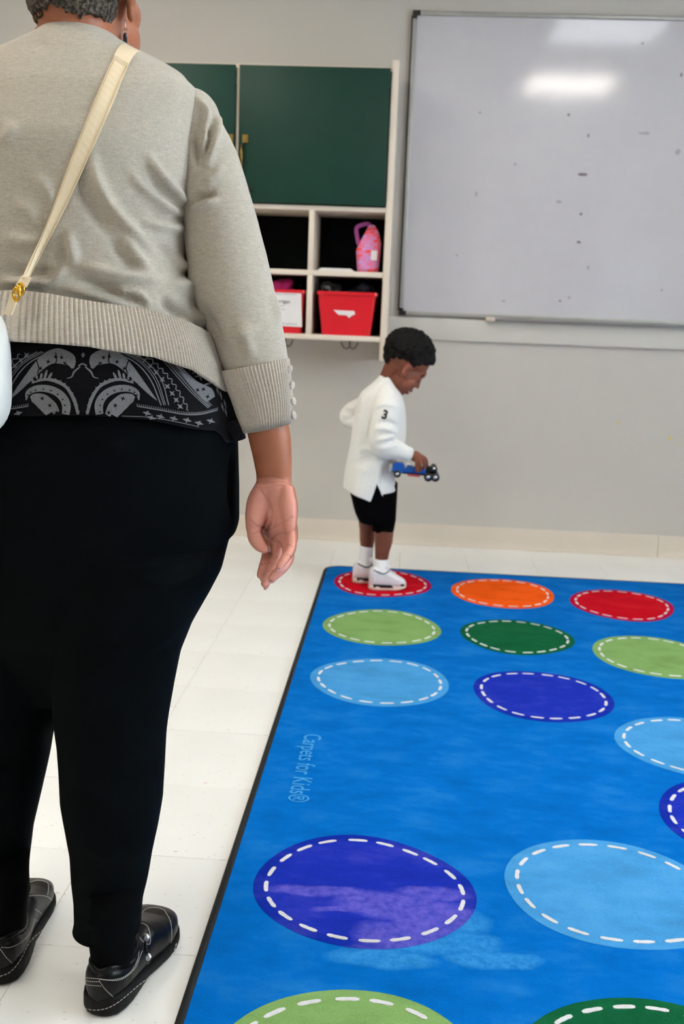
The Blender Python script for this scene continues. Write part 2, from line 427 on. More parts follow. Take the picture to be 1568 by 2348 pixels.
def text_mesh(body, size, bold=0.0, align='CENTER', sx=1.0):
    c = bpy.data.curves.new('t', 'FONT'); c.body = body; c.size = size; c.align_x = align; c.align_y = 'CENTER'; c.offset = bold; c.resolution_u = 4
    o = bpy.data.objects.new('t', c); COL.objects.link(o); dg = bpy.context.evaluated_depsgraph_get(); dg.update()
    me = bpy.data.meshes.new_from_object(o.evaluated_get(dg)); bpy.data.objects.remove(o); bpy.data.curves.remove(c)
    me.transform(Matrix.Diagonal((sx, 1, 1, 1))); return me
def basis(x, y, z, loc): m = Matrix((x, y, z)).transposed().to_4x4(); m.translation = loc; return m

# ================================================================== the room
def structure(name, me, mat, label):
    return put(name, me, mat, label=label, cat=name.split('_')[0], kind='structure')
TS = .3048
fl = structure('floor', box(XL, XR, YN, YB, -.06, -.0012), 'grout', 'off-white speckled vinyl tile floor around the blue rug')
gx = G(383, 1651).x; gy = G(100, 1944).y
ix0 = math.floor((-1.9-gx)/TS); iy0 = math.floor((.6-gy)/TS)
tile_me = box(-TS/2+.0005, TS/2-.0005, -TS/2+.0005, TS/2-.0005, -.012, 0.0)
tile_me.materials.append(MAT['tile'])
for i in range(ix0, ix0+20):
    for j in range(iy0, iy0+14):
        x = gx+(i+.5)*TS; y = gy+(j+.5)*TS
        if x-TS/2 < XL or x+TS/2 > XR or y+TS/2 > YB: continue
        o = bpy.data.objects.new('tile', tile_me); COL.objects.link(o); o.location = (x, y, random.uniform(-.0003, 0)); o.parent = fl
# tiles past the ones that can be told apart: one sheet each side of the counted block
x0b = gx+ix0*TS; x1b = x0b+20*TS; y0b = gy+iy0*TS; y1b = y0b
while y1b+TS < YB: y1b += TS
sheet = joinvf([box_vf(*q, -.011, -.0004) for q in ((XL, XR, YN, y0b), (XL, x0b, y0b, YB), (x1b, XR, y0b, YB), (x0b, x1b, y1b, YB)) if q[1] > q[0] and q[3] > q[2]])
o = put('tile_sheet', mesh('s', *sheet), 'tile', fl, kind='stuff')
structure('wall_back', box(XL-.1, XR+.1, YB, YB+.1, 0, ZC), 'wall', 'warm grey painted wall behind whiteboard and cabinet')
structure('wall_left', box(XL-.1, XL, YN, YB, 0, ZC), 'wall', 'warm grey painted wall on the left')
def wall_with_opening(name, axis, c, a0, a1, o0, o1, z0, z1, th, label):
    bs = []
    for (p, q, r, s) in ((a0, o0, 0, ZC), (o1, a1, 0, ZC), (o0, o1, 0, z0), (o0, o1, z1, ZC)):
        bs.append(box_vf(min(c, c+th), max(c, c+th), p, q, r, s) if axis == 'x' else box_vf(p, q, min(c, c+th), max(c, c+th), r, s))
    return structure(name, mesh('w', *joinvf(bs)), 'wall', label)
wall_with_opening('wall_right', 'x', XR, YN, YB, -.3, 2.1, .9, 2.2, .1, 'warm grey painted wall with a window on the right')
wall_with_opening('wall_rear', 'y', YN, XL, XR, 2.8, 3.7, .9, 2.2, -.1, 'warm grey painted wall behind the camera')
structure('ceiling', box(XL, XR, YN, YB, ZC, ZC+.05), 'ceiling', 'plain white ceiling carrying square light panels')
def window(n, axis, c, o0, o1, z0, z1):
    fr = []; t = .04
    def b(p, q, r, s, d0, d1): fr.append(box_vf(c+d0, c+d1, p, q, r, s) if axis == 'x' else box_vf(p, q, c-d1, c-d0, r, s))
    for (p, q, r, s) in ((o0, o0+t, z0, z1), (o1-t, o1, z0, z1), (o0+t, o1-t, z0, z0+t), (o0+t, o1-t, z1-t, z1), ((o0+o1)/2-t/2, (o0+o1)/2+t/2, z0+t, z1-t)): b(p, q, r, s, .01, .06)
    f = structure('window_%d' % n, mesh('f', *joinvf(fr)), 'window_frame', ['', 'grey framed window in the right wall', 'grey framed window in the wall behind the camera'][n])
    for k in (0, 1):
        p = o0+t if k == 0 else (o0+o1)/2+t/2; q = (o0+o1)/2-t/2 if k == 0 else o1-t
        put('pane', mesh('p', *(box_vf(c+.03, c+.034, p, q, z0+t, z1-t) if axis == 'x' else box_vf(p, q, c-.034, c-.03, z0+t, z1-t))), 'glass', f)
window(1, 'x', XR, -.3, 2.1, .9, 2.2)
window(2, 'y', YN, 2.8, 3.7, .9, 2.2)
LIGHTS = [(1.06, 1.88), (1.06, 3.24), (-1.3, 3.24), (-1.3, 1.2), (-1.3, -.9), (-1.3, -3.2), (3.1, .3)]
for k, (x, y) in enumerate(LIGHTS):
    lb = 'square ceiling light panel mirrored in the whiteboard' + (', lower of two reflections' if k == 0 else ', upper of two reflections') if k < 2 else ['square ceiling light panel above the green cabinet', 'square ceiling light panel above the left side of the woman', 'square ceiling light panel left of the camera', 'square ceiling light panel far behind the camera', 'square ceiling light panel beside the right-hand window'][k-2]
    e = empty('ceiling_light', (x, y, ZC-.03), lb, 'ceiling light', 'square panels in the ceiling')
    put('frame', mesh('f', *joinvf([box_vf(x-.32, x+.32, y-.32+s*.62, y-.30+s*.62, ZC-.03, ZC-.001) for s in (0, 1)] + [box_vf(x-.32+s*.62, x-.30+s*.62, y-.30, y+.30, ZC-.03, ZC-.001) for s in (0, 1)])), 'alu', e)
    put('diffuser', box(x-.298, x+.298, y-.298, y+.298, ZC-.022, ZC-.002), 'lamp_dim' if k == 1 else 'lamp', e)
# cove base in two lengths that meet at a joint
bs = structure('baseboard_back', mesh('b', [], []), 'base', 'beige vinyl cove base along the foot of the wall')
xj = W(1510, 1240, YB-.01).x
for (a, b_) in ((XL, xj-.0015), (xj+.0015, XR)):
    prof = [(0, 0), (-.016, 0), (-.015, .006), (-.008, .014), (-.005, .03), (-.005, .100), (-.003, .104), (0, .104)]
    V, Fc = loft([[Vector((x, YB+p[0], p[1])) for p in prof] for x in (a, b_)])
    put('base_length', mesh('b', V, Fc), 'base', bs)
# stains on the wall
for k, (px, py, r) in enumerate([(1417, 968, .009), (1535, 1005, .012), (1558, 1017, .006)]):
    c = W(px, py, YB); V = [(c.x, YB-.0005, c.z)]+[(c.x+r*math.cos(a)*random.uniform(.4, 1), YB-.0005, c.z+1.3*r*math.sin(a)*random.uniform(.4, 1)) for a in np.linspace(0, 2*PI, 10)[:-1]]
    put('stain', mesh('s', V, [(0, i, i % 9+1) for i in range(1, 10)]), 'yellow_stain', bpy.data.objects['wall_back'])

# ---- ledge board below the whiteboard
z0, z1 = W(976, 779, YB-.02).z, W(930, 727, YB-.02).z
structure('trim_1', box(W(886, 740, YB-.02).x, 2.62, YB-.02, YB, z0, z1, .002), 'ledge', 'cream painted rail board under the whiteboard')
# ---- whiteboard
YW = YB-.022
tl = W(946, 24, YW); bl = W(916, 722, YW); x0 = (tl.x+bl.x)/2; x1 = x0+2.44; zt = tl.z; zb = bl.z
wb = empty('whiteboard', ((x0+x1)/2, YB-.011, zb), 'large white dry-erase board with grey metal frame above the cream rail', 'whiteboard')
fw = .018
put('panel', box(x0+fw*.6, x1-fw*.6, YB-.014, YB-.002, zb+fw*.6, zt-fw*.6), 'board', wb)
for nm, q in (('frame_rail', (x0+.03, x1-.03, zb, zb+fw)), ('frame_rail', (x0+.03, x1-.03, zt-fw, zt)), ('frame_stile', (x0, x0+fw, zb+.03, zt-.03)), ('frame_stile', (x1-fw, x1, zb+.03, zt-.03))):
    put(nm, box(q[0], q[1], YB-.024, YB-.002, q[2], q[3], .003), 'alu', wb)
put('edge_strip', box(x0-.006, x0+.001, YB-.020, YB-.002, zb+.02, zt-.02), 'black', wb, label='dark edge strip')  # thin black strip down the outer left edge of the frame
for cx, sx in ((x0, 1), (x1, -1)):
    for cz, sz in ((zb, 1), (zt, -1)):
        a = joinvf([box_vf(*sorted((cx-.001*sx, cx+.032*sx)), YB-.026, YB-.001, *sorted((cz-.001*sz, cz+.019*sz))), box_vf(*sorted((cx-.001*sx, cx+.019*sx)), YB-.0258, YB-.001, *sorted((cz+.018*sz, cz+.032*sz)))])
        put('corner_cap', mesh('c', *a), 'black', wb, label='black plastic corner cap')
tx = W(1118, 735, YW).x
put('tray', mesh('t', *loft([[Vector((x, YB-.024-p[0], zb-.004+p[1])) for p in ((0, 0), (.035, -.004), (.04, .004), (.037, .006), (.033, 0), (0, .006))] for x in (tx+.03, x1-.2)])), 'alu', wb)
put('tray_end', box(tx-.012, tx+.03, YB-.066, YB-.022, zb-.012, zb+.004, .004), 'cream', wb)
def blot(c, rx, rz, n=9):
    V = [c]+[Vector((c.x+rx*math.cos(a)*random.uniform(.5, 1), c.y, c.z+rz*math.sin(a)*random.uniform(.5, 1))) for a in np.linspace(0, 2*PI, n+1)[:-1]]
    return mesh('s', V, [(0, i, i % n+1) for i in range(1, n+1)])
for px, py, rx, rz, mt in ((1336, 400, 13, 5, 'smudge'), (1480, 306, 17, 5, 'smudge_light'), (1100, 258, 4, 4, 'smudge_light'), (1303, 263, 4, 4, 'smudge'), (1349, 311, 3, 6, 'smudge'), (1553, 348, 7, 9, 'smudge_light'), (1562, 172, 3, 6, 'smudge'),
                           (1281, 462, 9, 5, 'smudge_light'), (1332, 491, 4, 4, 'smudge'), (1327, 555, 6, 4, 'smudge'), (1284, 690, 4, 3, 'smudge'), (1305, 682, 5, 4, 'smudge_light'), (1348, 613, 3, 6, 'smudge_light'), (1154, 690, 6, 3, 'smudge_light'), (1047, 585, 4, 3, 'smudge_light'), (1181, 377, 4, 4, 'smudge_light'), (1473, 100, 6, 4, 'smudge_light'), (1517, 665, 4, 5, 'smudge_light'), (1092, 445, 4, 8, 'smudge_light')):
    put('marker_smudge', blot(W(px, py, YB-.0144), rx/485, rz/485), mt, wb)

# ---- rug
RX0, RX1, RY0, RY1 = -.303, 2.24, .64, 4.205
rug = empty('rug', ((RX0+RX1)/2, (RY0+RY1)/2, 0), 'blue classroom rug with coloured circles and black edge', 'rug')
def rrect(d, r, z, n=10):
    out = []
    for cx, cy, a0 in ((RX1-d-r, RY1-d-r, 0), (RX0+d+r, RY1-d-r, PI/2), (RX0+d+r, RY0+d+r, PI), (RX1-d-r, RY0+d+r, 1.5*PI)):
        for k in range(n+1): a = a0+PI/2*k/n; out.append(Vector((cx+r*math.cos(a), cy+r*math.sin(a), z)))
    return out
put('pile', mesh('p', *loft([rrect(.012, .06, .001), rrect(.012, .06, .0085), rrect(.016, .058, .0095)])), 'rug_blue', rug)
n_ = 44
put('binding', mesh('b', *loft([rrect(.016, .06, .0005), rrect(0, .07, .0005), rrect(-.001, .071, .004), rrect(.002, .07, .0085), rrect(.008, .068, .0105), rrect(.014, .066, .0095), rrect(.016, .064, .006)], cap=False), True), 'rug_black', rug)
ZR = .0096
CIRC = [('red', [(764, 1340), (985, 1342), (860, 1305), (900, 1371)]), ('orange', [(1036, 1350), (1274, 1372), (1130, 1326), (1180, 1396)]), ('red', [(1303, 1372), (1556, 1404), (1400, 1352), (1480, 1425)]),
        ('lgreen', [(742, 1440), (1007, 1440), (870, 1397), (910, 1483)]), ('dgreen', [(1058, 1453), (1316, 1475), (1170, 1420), (1220, 1503)]), ('lgreen', [(1358, 1493), (1640, 1525), (1470, 1459), (1540, 1555)]),
        ('lblue', [(708, 1560), (1034, 1565), (870, 1510), (890, 1619)]), ('purple', [(1085, 1575), (1405, 1610), (1220, 1538), (1270, 1657)]), ('lblue', [(1408, 1680), (1780, 1720), (1550, 1643), (1620, 1790)]),
        ('purple', [(583, 2020), (1085, 2055), (820, 1917), (880, 2180)]), ('lblue', [(1152, 2020), (1680, 2080), (1330, 1926), (1440, 2177)])]
boxes = []
for cname, q in CIRC:
    w_ = [G(a, b_, .01) for a, b_ in q]; boxes.append([cname, w_[0].x, w_[1].x, w_[3].y, w_[2].y])
boxes += [['purple', .623, 1.03, 1.90, 2.30], ['lgreen', -.235, .185, 1.035, 1.436], ['dgreen', .215, .62, 1.07, 1.472], ['red', .70, 1.11, 1.22, 1.62]]
for r_ in range(7):       # columns of circles beyond the right edge of the picture
    for c_ in range(2): boxes.append([['orange', 'red', 'lgreen', 'dgreen', 'lblue', 'purple', 'orange'][(r_*3+c_*2) % 7], 1.16+.47*c_, 1.56+.47*c_, 3.52-.53*r_, 3.92-.53*r_])
boxes[5][2] = 1.075; boxes[8][2] = 1.02; boxes[8][3] = 2.30
RIM = dict(red='rug_magenta', purple='rug_deep')
for k, (cname, a, b_, c, d) in enumerate(boxes):
    cx, cy, rx, ry = (a+b_)/2, (c+d)/2, (b_-a)/2, (d-c)/2
    rs = random.Random(k); ph = [rs.uniform(0, 6.28) for _ in range(4)]
    if k == 0: ph = [1.0, 2.0, 3.0, 4.0]
    def rad(t, s): return s*(1+.022*math.sin(2*t+ph[0])+.018*math.sin(3*t+ph[1])+.012*math.sin(4*t+ph[2])) + rs.uniform(-.0012, .0012)
    N_ = 120
    def ring(s, z): return [Vector((cx+rx*rad(2*PI*i/N_, s)*math.cos(2*PI*i/N_), cy+ry*rad(2*PI*i/N_, s)*math.sin(2*PI*i/N_), z)) for i in range(N_)]
    V, Fc = loft([ring(1.0, ZR-.001), ring(1.0, ZR+.0004), ring(.9, ZR+.0007), ring(.45, ZR+.0008)])
    spot = put('circle', mesh('c', V, Fc), RIM.get(cname, 'rug_'+cname), rug)
    if cname in RIM:
        sc = .93 if cname == 'red' else .90
        V, Fc = loft([ring(sc, ZR+.0004), ring(sc, ZR+.0010), ring(.4, ZR+.0011)])
        put('circle_centre', mesh('c', V, Fc), 'rug_'+cname, spot)
    nd = 20; st = []
    for j in range(nd):
        ln = 2*PI/nd*.66; t0 = 2*PI*j/nd + rs.uniform(-.02, .02); r0 = []; r1 = []
        m_ = 7
        for i in range(m_):
            t = t0+ln*i/(m_-1); e_ = 1.0 if 0 < i < m_-1 else .55
            s = .885*(1+.022*math.sin(2*t+ph[0])+.018*math.sin(3*t+ph[1])+.012*math.sin(4*t+ph[2]))
            P0 = Vector((cx+rx*s*math.cos(t), cy+ry*s*math.sin(t), ZR+.0016)); nn = Vector((math.cos(t), math.sin(t), 0))
            w2 = .0042*e_*rs.uniform(.9, 1.1); r0.append(P0+nn*w2); r1.append(P0-nn*w2)
        low = lambda L: [p-Vector((0, 0, .0018)) for p in L]
        st.append(loft([r0+r1[::-1], low(r0+r1[::-1])][::-1]))
    if k < 14:
        for q_ in st: put('stitch', mesh('s', *q_), 'rug_white', spot)
    else: put('stitching', mesh('s', *joinvf(st)), 'rug_white', spot, kind='stuff')
# woven lettering
p0 = G(716, 1684, .01); p1 = G(679, 1838, .01); ctr = (p0+p1)/2
tm = text_mesh('Carpets for Kids®', .062, .0, sx=1.0); A = co(tm); ln = A[:, 0].max()-A[:, 0].min()
tm.transform(Matrix.Diagonal(((p0-p1).length/ln, 1.05, 1, 1))); yd = (p1-p0).normalized()
tm.transform(basis(yd, Vector((0, 0, 1)).cross(yd), Vector((0, 0, 1)), Vector((ctr.x, ctr.y, ZR+.0006))))
put('lettering', tm, 'rug_letter', rug, label='pale blue woven lettering')

# ---- small scrap on the floor
c = G(406, 1498)
put('floor_scrap', mesh('s', *ellip((c.x-.006, c.y, .005), (.012, .009, .0048), nu=16, nv=10), True), 'scrap', label='small dark brown scrap on floor just right of trouser knee', cat='scrap')

# ================================================================== cabinet
YF = 4.40
def cx_(px, py): return W(px, py, YF).x
def cz_(px, py): return W(px, py, YF).z
XR_ = cx_(902, 300)+.012; XS = XR_-.030
zT = cz_(545, 143); zD = cz_(720, 471); zD2 = cz_(720, 482); zM = cz_(800, 622); zM2 = cz_(800, 634); zB = cz_(780, 769); zB2 = cz_(780, 781); zE = cz_(870, 828); zTop = cz_(901, 138)
dv = cx_(545, 300); dcub = cx_(711, 620); DW = XS-dv
XLc = dv-DW-.03
cab = empty('wall_cabinet', ((XLc+XR_)/2, YB-.15, zE), 'green-doored wall cabinet with cream open cubbies and coat hooks', 'cabinet')
YI = YB-.001
put('side_panel', box(XS, XR_, YF-.006, YI, zE, zTop, .004), 'cream', cab)
put('side_panel', box(XLc-.03, XLc, YF-.006, YI, zE, zTop, .004), 'cream', cab)
put('top_panel', box(XLc, XS, YF+.02, YI, zT-.018, zT), 'cream', cab)
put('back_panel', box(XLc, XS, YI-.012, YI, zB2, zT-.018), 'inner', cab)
put('shelf', box(XLc, XS, YF, YI-.012, zD2, zD, .002), 'cream', cab)
put('shelf', box(XLc, XS, YF, YI-.012, zM2, zM, .002), 'cream', cab)
put('shelf', box(XLc, XS, YF, YI-.012, zB2, zB, .002), 'cream', cab)
tk = .0115
put('divider', box(dv-.008, dv+.008, YF+.001, YI-.012, zD, zT-.018), 'cream', cab)
for dx in (dcub, dv, dv-(dcub-dv)):
    for (a, b_) in ((zM, zD2), (zB, zM2)): put('divider', box(dx-tk, dx+tk, YF, YI-.012, a, b_, .002), 'cream', cab)
for k, (a, b_) in enumerate(((dv+.006, XS-.004), (dv-DW+.004, dv-.010))):
    d = put('door', box(a, b_, YF-.018, YF-.001, zD+.004, zT-.012, .0015), 'green', cab, label='dark green door')
    hx = a+.018 if k == 0 else b_-.018
    za, zb_ = cz_(557, 333), cz_(557, 393)
    V, Fc = tube([(hx, YF-.018, za), (hx, YF-.036, za-.006), (hx, YF-.042, (za+zb_)/2), (hx, YF-.036, zb_+.006), (hx, YF-.018, zb_)], [.005, .006, .0075, .006, .005], 12, 'flat', up=Vector((1, 0, 0)))
    put('door_handle', mesh('h', V, Fc, True), 'brass', d, label='brass pull handle')
    zl = cz_(565, 320); lx = hx+.012 if k == 0 else hx
    put('latch', mesh('l', *joinvf([box_vf(lx-.012, lx+.012, YF-.024, YF-.018, zl-.016, zl+.016), box_vf(lx-.006, lx+.006, YF-.03, YF-.024, zl-.008, zl+.008)])), 'brass', d)
    kb = W(571, 434, YF-.03)
    if k == 0: put('lock_knob', mesh('k', *ellip((kb.x, YF-.03, kb.z), (.013, .012, .013)), True), 'black', d)
def hook(x, z):
    y = YF+.05
    V, Fc = joinvf([tube([(x, y, z), (x, y, z-.028)], [.0045, .0045], 10), tube([(x, y, z-.026), (x-.012, y-.006, z-.036), (x-.026, y-.018, z-.030), (x-.034, y-.026, z-.014), (x-.036, y-.028, z-.008)], [.0045]*5, 10), tube([(x, y, z-.026), (x+.012, y-.006, z-.036), (x+.026, y-.018, z-.030), (x+.034, y-.026, z-.014), (x+.036, y-.028, z-.008)], [.0045]*5, 10), box_vf(x-.012, x+.012, y-.006, y+.006, z-.003, z)])
    put('coat_hook', mesh('h', V, Fc, True), 'hook', cab)
for px in (802, 654, 500, 350): hook(W(px, 785, YF+.05).x, zB2)
# ---- bins
def bin_(xc, name, label, wt, wbm, ht, group):
    y0, y1 = YF+.012, YF+.26
    e = empty(name, (xc, (y0+y1)/2, zB), label, 'bin', group)
    def rr(wd, y0, y1, z, r=.012, n=5):
        out = []
        for cx, cy, a0 in ((xc+wd/2-r, y1-r, 0), (xc-wd/2+r, y1-r, PI/2), (xc-wd/2+r, y0+r, PI), (xc+wd/2-r, y0+r, 1.5*PI)):
            for k in range(n+1): a = a0+PI/2*k/n; out.append(Vector((cx+r*math.cos(a), cy+r*math.sin(a), z)))
        return out
    rings = [rr(wbm, y0+.014, y1-.014, zB+.0005), rr(wt, y0, y1, zB+ht), rr(wt-.006, y0+.003, y1-.003, zB+ht), rr(wbm-.006, y0+.017, y1-.017, zB+.006)]
    put('body', mesh('b', *loft(rings), False), 'red', e)
    V, Fc = loft([rr(wt+.004, y0-.003, y1+.003, zB+ht-.014), rr(wt+.008, y0-.005, y1+.005, zB+ht-.012), rr(wt+.008, y0-.005, y1+.005, zB+ht), rr(wt-.001, y0, y1, zB+ht+.001)], cap=False)
    put('rim', mesh('r', V, Fc), 'red', e); return e
wt = cx_(863, 672)-cx_(728, 668); wbm = cx_(850, 770)-cx_(738, 768); ht = cz_(728, 667)-zB
b1 = bin_((cx_(863, 672)+cx_(728, 668))/2, 'storage_bin', 'red plastic bin with torn white sticker in right cubby', wt, wbm, ht, 'red bins in the lower cubbies')
b2 = bin_((cx_(697, 660)+cx_(562, 656))/2, 'storage_bin', 'red plastic bin with white name card beside the sleeve', wt, wbm*1.1, ht, 'red bins in the lower cubbies')
def frontpt(px, py, e): return W(px, py, YF+.0155)
V = [W(px, py, YF+.016+ .0*i) for i, (px, py) in enumerate([(764, 710), (770, 711), (812, 713), (814, 721), (808, 723), (800, 729), (794, 723), (776, 722), (771, 717)])]
# the bin front leans: follow its slope
def lean(P): t = (P.z-zB)/ht; P.y = YF+.012+.014*(1-t)-.0018; return P
put('torn_sticker', mesh('s', [lean(v) for v in V], [tuple(range(len(V)))]), 'paper', b1, label='torn white sticker')
q = [W(*p_, YF+.014) for p_ in ((612, 666), (691, 669), (692, 750), (612, 746))]
for v in q: lean(v); v.y -= .002
put('name_card', mesh('c', *loft([q, [v-Vector((0, .0012, 0)) for v in q]])), 'paper', b2, label='white name card')
tm = text_mesh('Morrigan', .021, .0004); tc = lean(W(644, 691, YF)); tm.transform(basis(Vector((1, 0, -.03)).normalized(), Vector((.03, -.06, 1)).normalized(), Vector((0, -1, -.06)), Vector((tc.x, tc.y-.0040, tc.z))))
put('lettering', tm, 'ink', b2)
for py, ww in ((701, 13), (709, 17), (673, 30), (741, 30)):
    a, b_ = lean(W(644-ww/2 if py in (701, 709) else 650-ww, py, YF)), lean(W(644+ww/2 if py in (701, 709) else 650+ww, py+1, YF)); y = min(a.y, b_.y)-.0042
    put('print_line', mesh('l', *box_vf(a.x, b_.x, y, y+.0006, a.z-.0015, a.z+.0015)), 'smudge_light', b2)
def lump(c, r, n, sd, voxel=.004):
    rs = random.Random(sd); return fuse([ellip((c[0]+rs.uniform(-1, 1)*r[0]*.6, c[1]+rs.uniform(-1, 1)*r[1]*.6, c[2]+rs.uniform(-.5, .5)*r[2]), [k*rs.uniform(.35, .6) for k in r], Matrix.Rotation(rs.uniform(0, 3), 3, 'Z') @ Matrix.Rotation(rs.uniform(-.6, .6), 3, 'X'), 14, 10) for _ in range(n)], voxel, 2)
c = W(757, 660, YF+.08); put('plastic_bag', lump((c.x, YF+.09, zB+ht+.0), (.055, .05, .045), 16, 3), 'film', label='crumpled grey plastic bag stuffed in the right red bin', cat='plastic bag')
c = W(825, 662, YF+.10); put('folded_jacket', lump((c.x, YF+.12, zB+ht+.0), (.07, .06, .042), 12, 5), 'navy', label='dark navy cloth bundle in the right red bin', cat='jacket')
c = W(640, 652, YF+.10); put('magenta_garment', lump((c.x, YF+.11, zB+ht+.002), (.10, .07, .05), 14, 8), 'magenta', label='magenta fluffy garment on top of the name-card bin', cat='clothing')
# ---- lunch bag and papers
yl = YF+.035
L0, L1 = W(817, 620, yl).x, W(867, 622, yl).x; zt_ = W(846, 513, yl).z; xm = (L0+L1)/2
lb = empty('lunch_bag', (xm, yl+.05, zM), 'small pink and orange patterned lunch bag with handle in the upper cubby', 'lunch bag')
def lr(wd, dp, z, sh=0, r=.35): return [Vector((xm+sh+wd/2*math.copysign(abs(math.cos(a))**.4, math.cos(a)), yl+.055+dp/2*math.copysign(abs(math.sin(a))**.4, math.sin(a)), z)) for a in np.linspace(0, 2*PI, 33)[:-1]]
hh = zt_-zM; Wl = L1-L0
put('body', mesh('b', *loft([lr(Wl*.92, .10, zM+.0005), lr(Wl*1.0, .11, zM+.02), lr(Wl*1.12, .105, zM+hh*.45, -.001), lr(Wl*1.0, .085, zM+hh*.62, .006), lr(Wl*.62, .05, zM+hh*.84, .012), lr(Wl*.36, .026, zM+hh*.97, .010), lr(Wl*.2, .012, zM+hh*1.0, .010)]), True), 'lunch', lb)
hp = [W(*p_, yl+.05) for p_ in ((822, 560), (819, 545), (817, 524), (826, 517), (842, 513), (851, 520))]
put('handle', mesh('h', *tube([Vector(p_) for p_ in spline(hp, 20)], [(.009, .003)]*20, 10), True), 'lunch_plain', lb)
tg = [W(*p_, yl-.004) for p_ in ((851, 574), (865, 575), (864, 597), (850, 596))]
put('tag', mesh('t', *loft([tg, [v+Vector((0, .003, 0)) for v in tg]])), 'paper', lb, label='white tag')
pa, pb = W(728, 616, YF+.02), W(812, 616, YF+.02)
pp = empty('paper_stack', ((pa.x+pb.x)/2, YF+.12, zM), 'thin stack of white papers lying beside the lunch bag', 'papers')
for k in range(5): put('sheet', box(pa.x+k*.003, pb.x-.004*k, YF+.02+.004*k, YF+.235, zM+.0005+k*.0024, zM+.0026+k*.0024), 'paper', pp)

# ================================================================== woman seen from behind
YA = 1.45
ad = empty('person', (-.51, 1.47, 0), 'woman in grey cardigan, black trousers and black shoes seen from behind', 'person')
def xc(z): return -.523 + (z-.436)*(.043/1.02)
def sil(pts, y):
    """photo outline points -> function x(z)"""
    Q = sorted([(W(a, b_, y).z, W(a, b_, y).x) for a, b_ in pts]); zs = [q_[0] for q_ in Q]; xs = [q_[1] for q_ in Q]
    return lambda z: float(np.interp(z, zs, xs))
# ---- trousers
hipR = sil([(500, 800), (520, 870), (536, 940), (549, 1000), (552, 1100), (553, 1200), (538, 1245), (520, 1280), (480, 1350), (440, 1420), (412, 1490), (398, 1560), (384, 1640)], YA)
def z_at(px, py, y): return W(px, py, y).z
rings = []
for z in np.linspace(1.02, .47, 30):
    r = hipR(z)-xc(z)
    b = float(np.interp(z, [.46, .52, .6, .68, .78, .86, .95, 1.05], [.03, .055, .10, .135, .168, .175, .155, .14])); f = float(np.interp(z, [.5, .7, .9, 1.05], [.09, .12, .15, .15]))
    if z < .75: r = r*float(np.interp(z, [.46, .52, .75], [.25, .55, .97]))
    rings.append(ering((xc(z), YA, z), r-.004, b, 56, f, 2.25))
parts = [loft(rings)]
def yleg(z, a, b_): return float(np.interp(z, [.1, .9], [a, b_]))
def leg(rows, ya, yb, dep):
    rg = []
    for (py, xi, xo) in rows:
        y = YA
        for _ in range(3): P = W((xi+xo)/2, py, y); y = yleg(P.z, ya, yb)
        A_, B_ = W(xi, py, y), W(xo, py, y); c = (A_+B_)/2; rx = abs(B_.x-A_.x)/2
        rg.append(ering(c, rx, rx*dep, 40, rx*dep, 2.1))
    return loft(rg)
RROW = [(1240, 127, 520), (1300, 127, 505), (1350, 127, 479), (1420, 127, 439), (1490, 128, 411), (1560, 128, 397), (1640, 130, 383), (1680, 135, 378), (1700, 138, 377), (1760, 142, 374), (1830, 145, 370), (1890, 155, 360), (1950, 165, 347), (2010, 168, 337), (2060, 173, 325), (2110, 174, 321), (2140, 167, 320), (2165, 176, 319), (2200, 184, 318), (2240, 186, 318)]
LROW = []
li = [(1240, 130), (1640, 128), (1655, 126), (1678, 116), (1728, 108), (1766, 100), (1900, 70), (1936, 66), (1970, 62), (1998, 60), (2040, 62), (2075, 72), (2110, 66), (2190, 55)]
for py in (1240, 1300, 1350, 1420, 1490, 1560, 1640, 1678, 1728, 1766, 1830, 1900, 1936, 1970, 1998, 2040, 2075, 2110, 2150, 2190):
    i_ = float(np.interp(py, [q_[0] for q_ in li], [q_[1] for q_ in li])); wd = float(np.interp(py+45, [q_[0] for q_ in RROW], [q_[2]-q_[1] for q_ in RROW])); LROW.append((py, i_, i_-wd))
parts += [leg(RROW, 1.405, 1.45, 1.05), leg(LROW, 1.475, 1.47, 1.05)]
tro = fuse(parts, .005, 6)
bm = bmesh.new(); bm.from_mesh(tro)      # open, level hems at the ankles
bmesh.ops.bisect_plane(bm, geom=bm.verts[:]+bm.edges[:]+bm.faces[:], plane_co=(0, YA, W(188, 2163, 1.36).z), plane_no=(0, 0, 1), clear_inner=True)
bm.to_mesh(tro); bm.free(); tro.polygons.foreach_set('use_smooth', [True]*len(tro.polygons))
folds(tro, [([(180, 2110), (250, 2125), (320, 2105)], .004, 9), ([(175, 2040), (250, 2055), (320, 2030)], -.003, 10), ([(540, 1010), (530, 1100), (532, 1200)], -.004, 6), ([(420, 1430), (330, 1480), (200, 1500)], .004, 18), ([(500, 1290), (400, 1330), (300, 1340)], .004, 14), ([(330, 1950), (270, 1965), (190, 1945)], .003, 10)])
trousers = put('trousers', tro, 'trousers', ad, label='black stretch trousers')
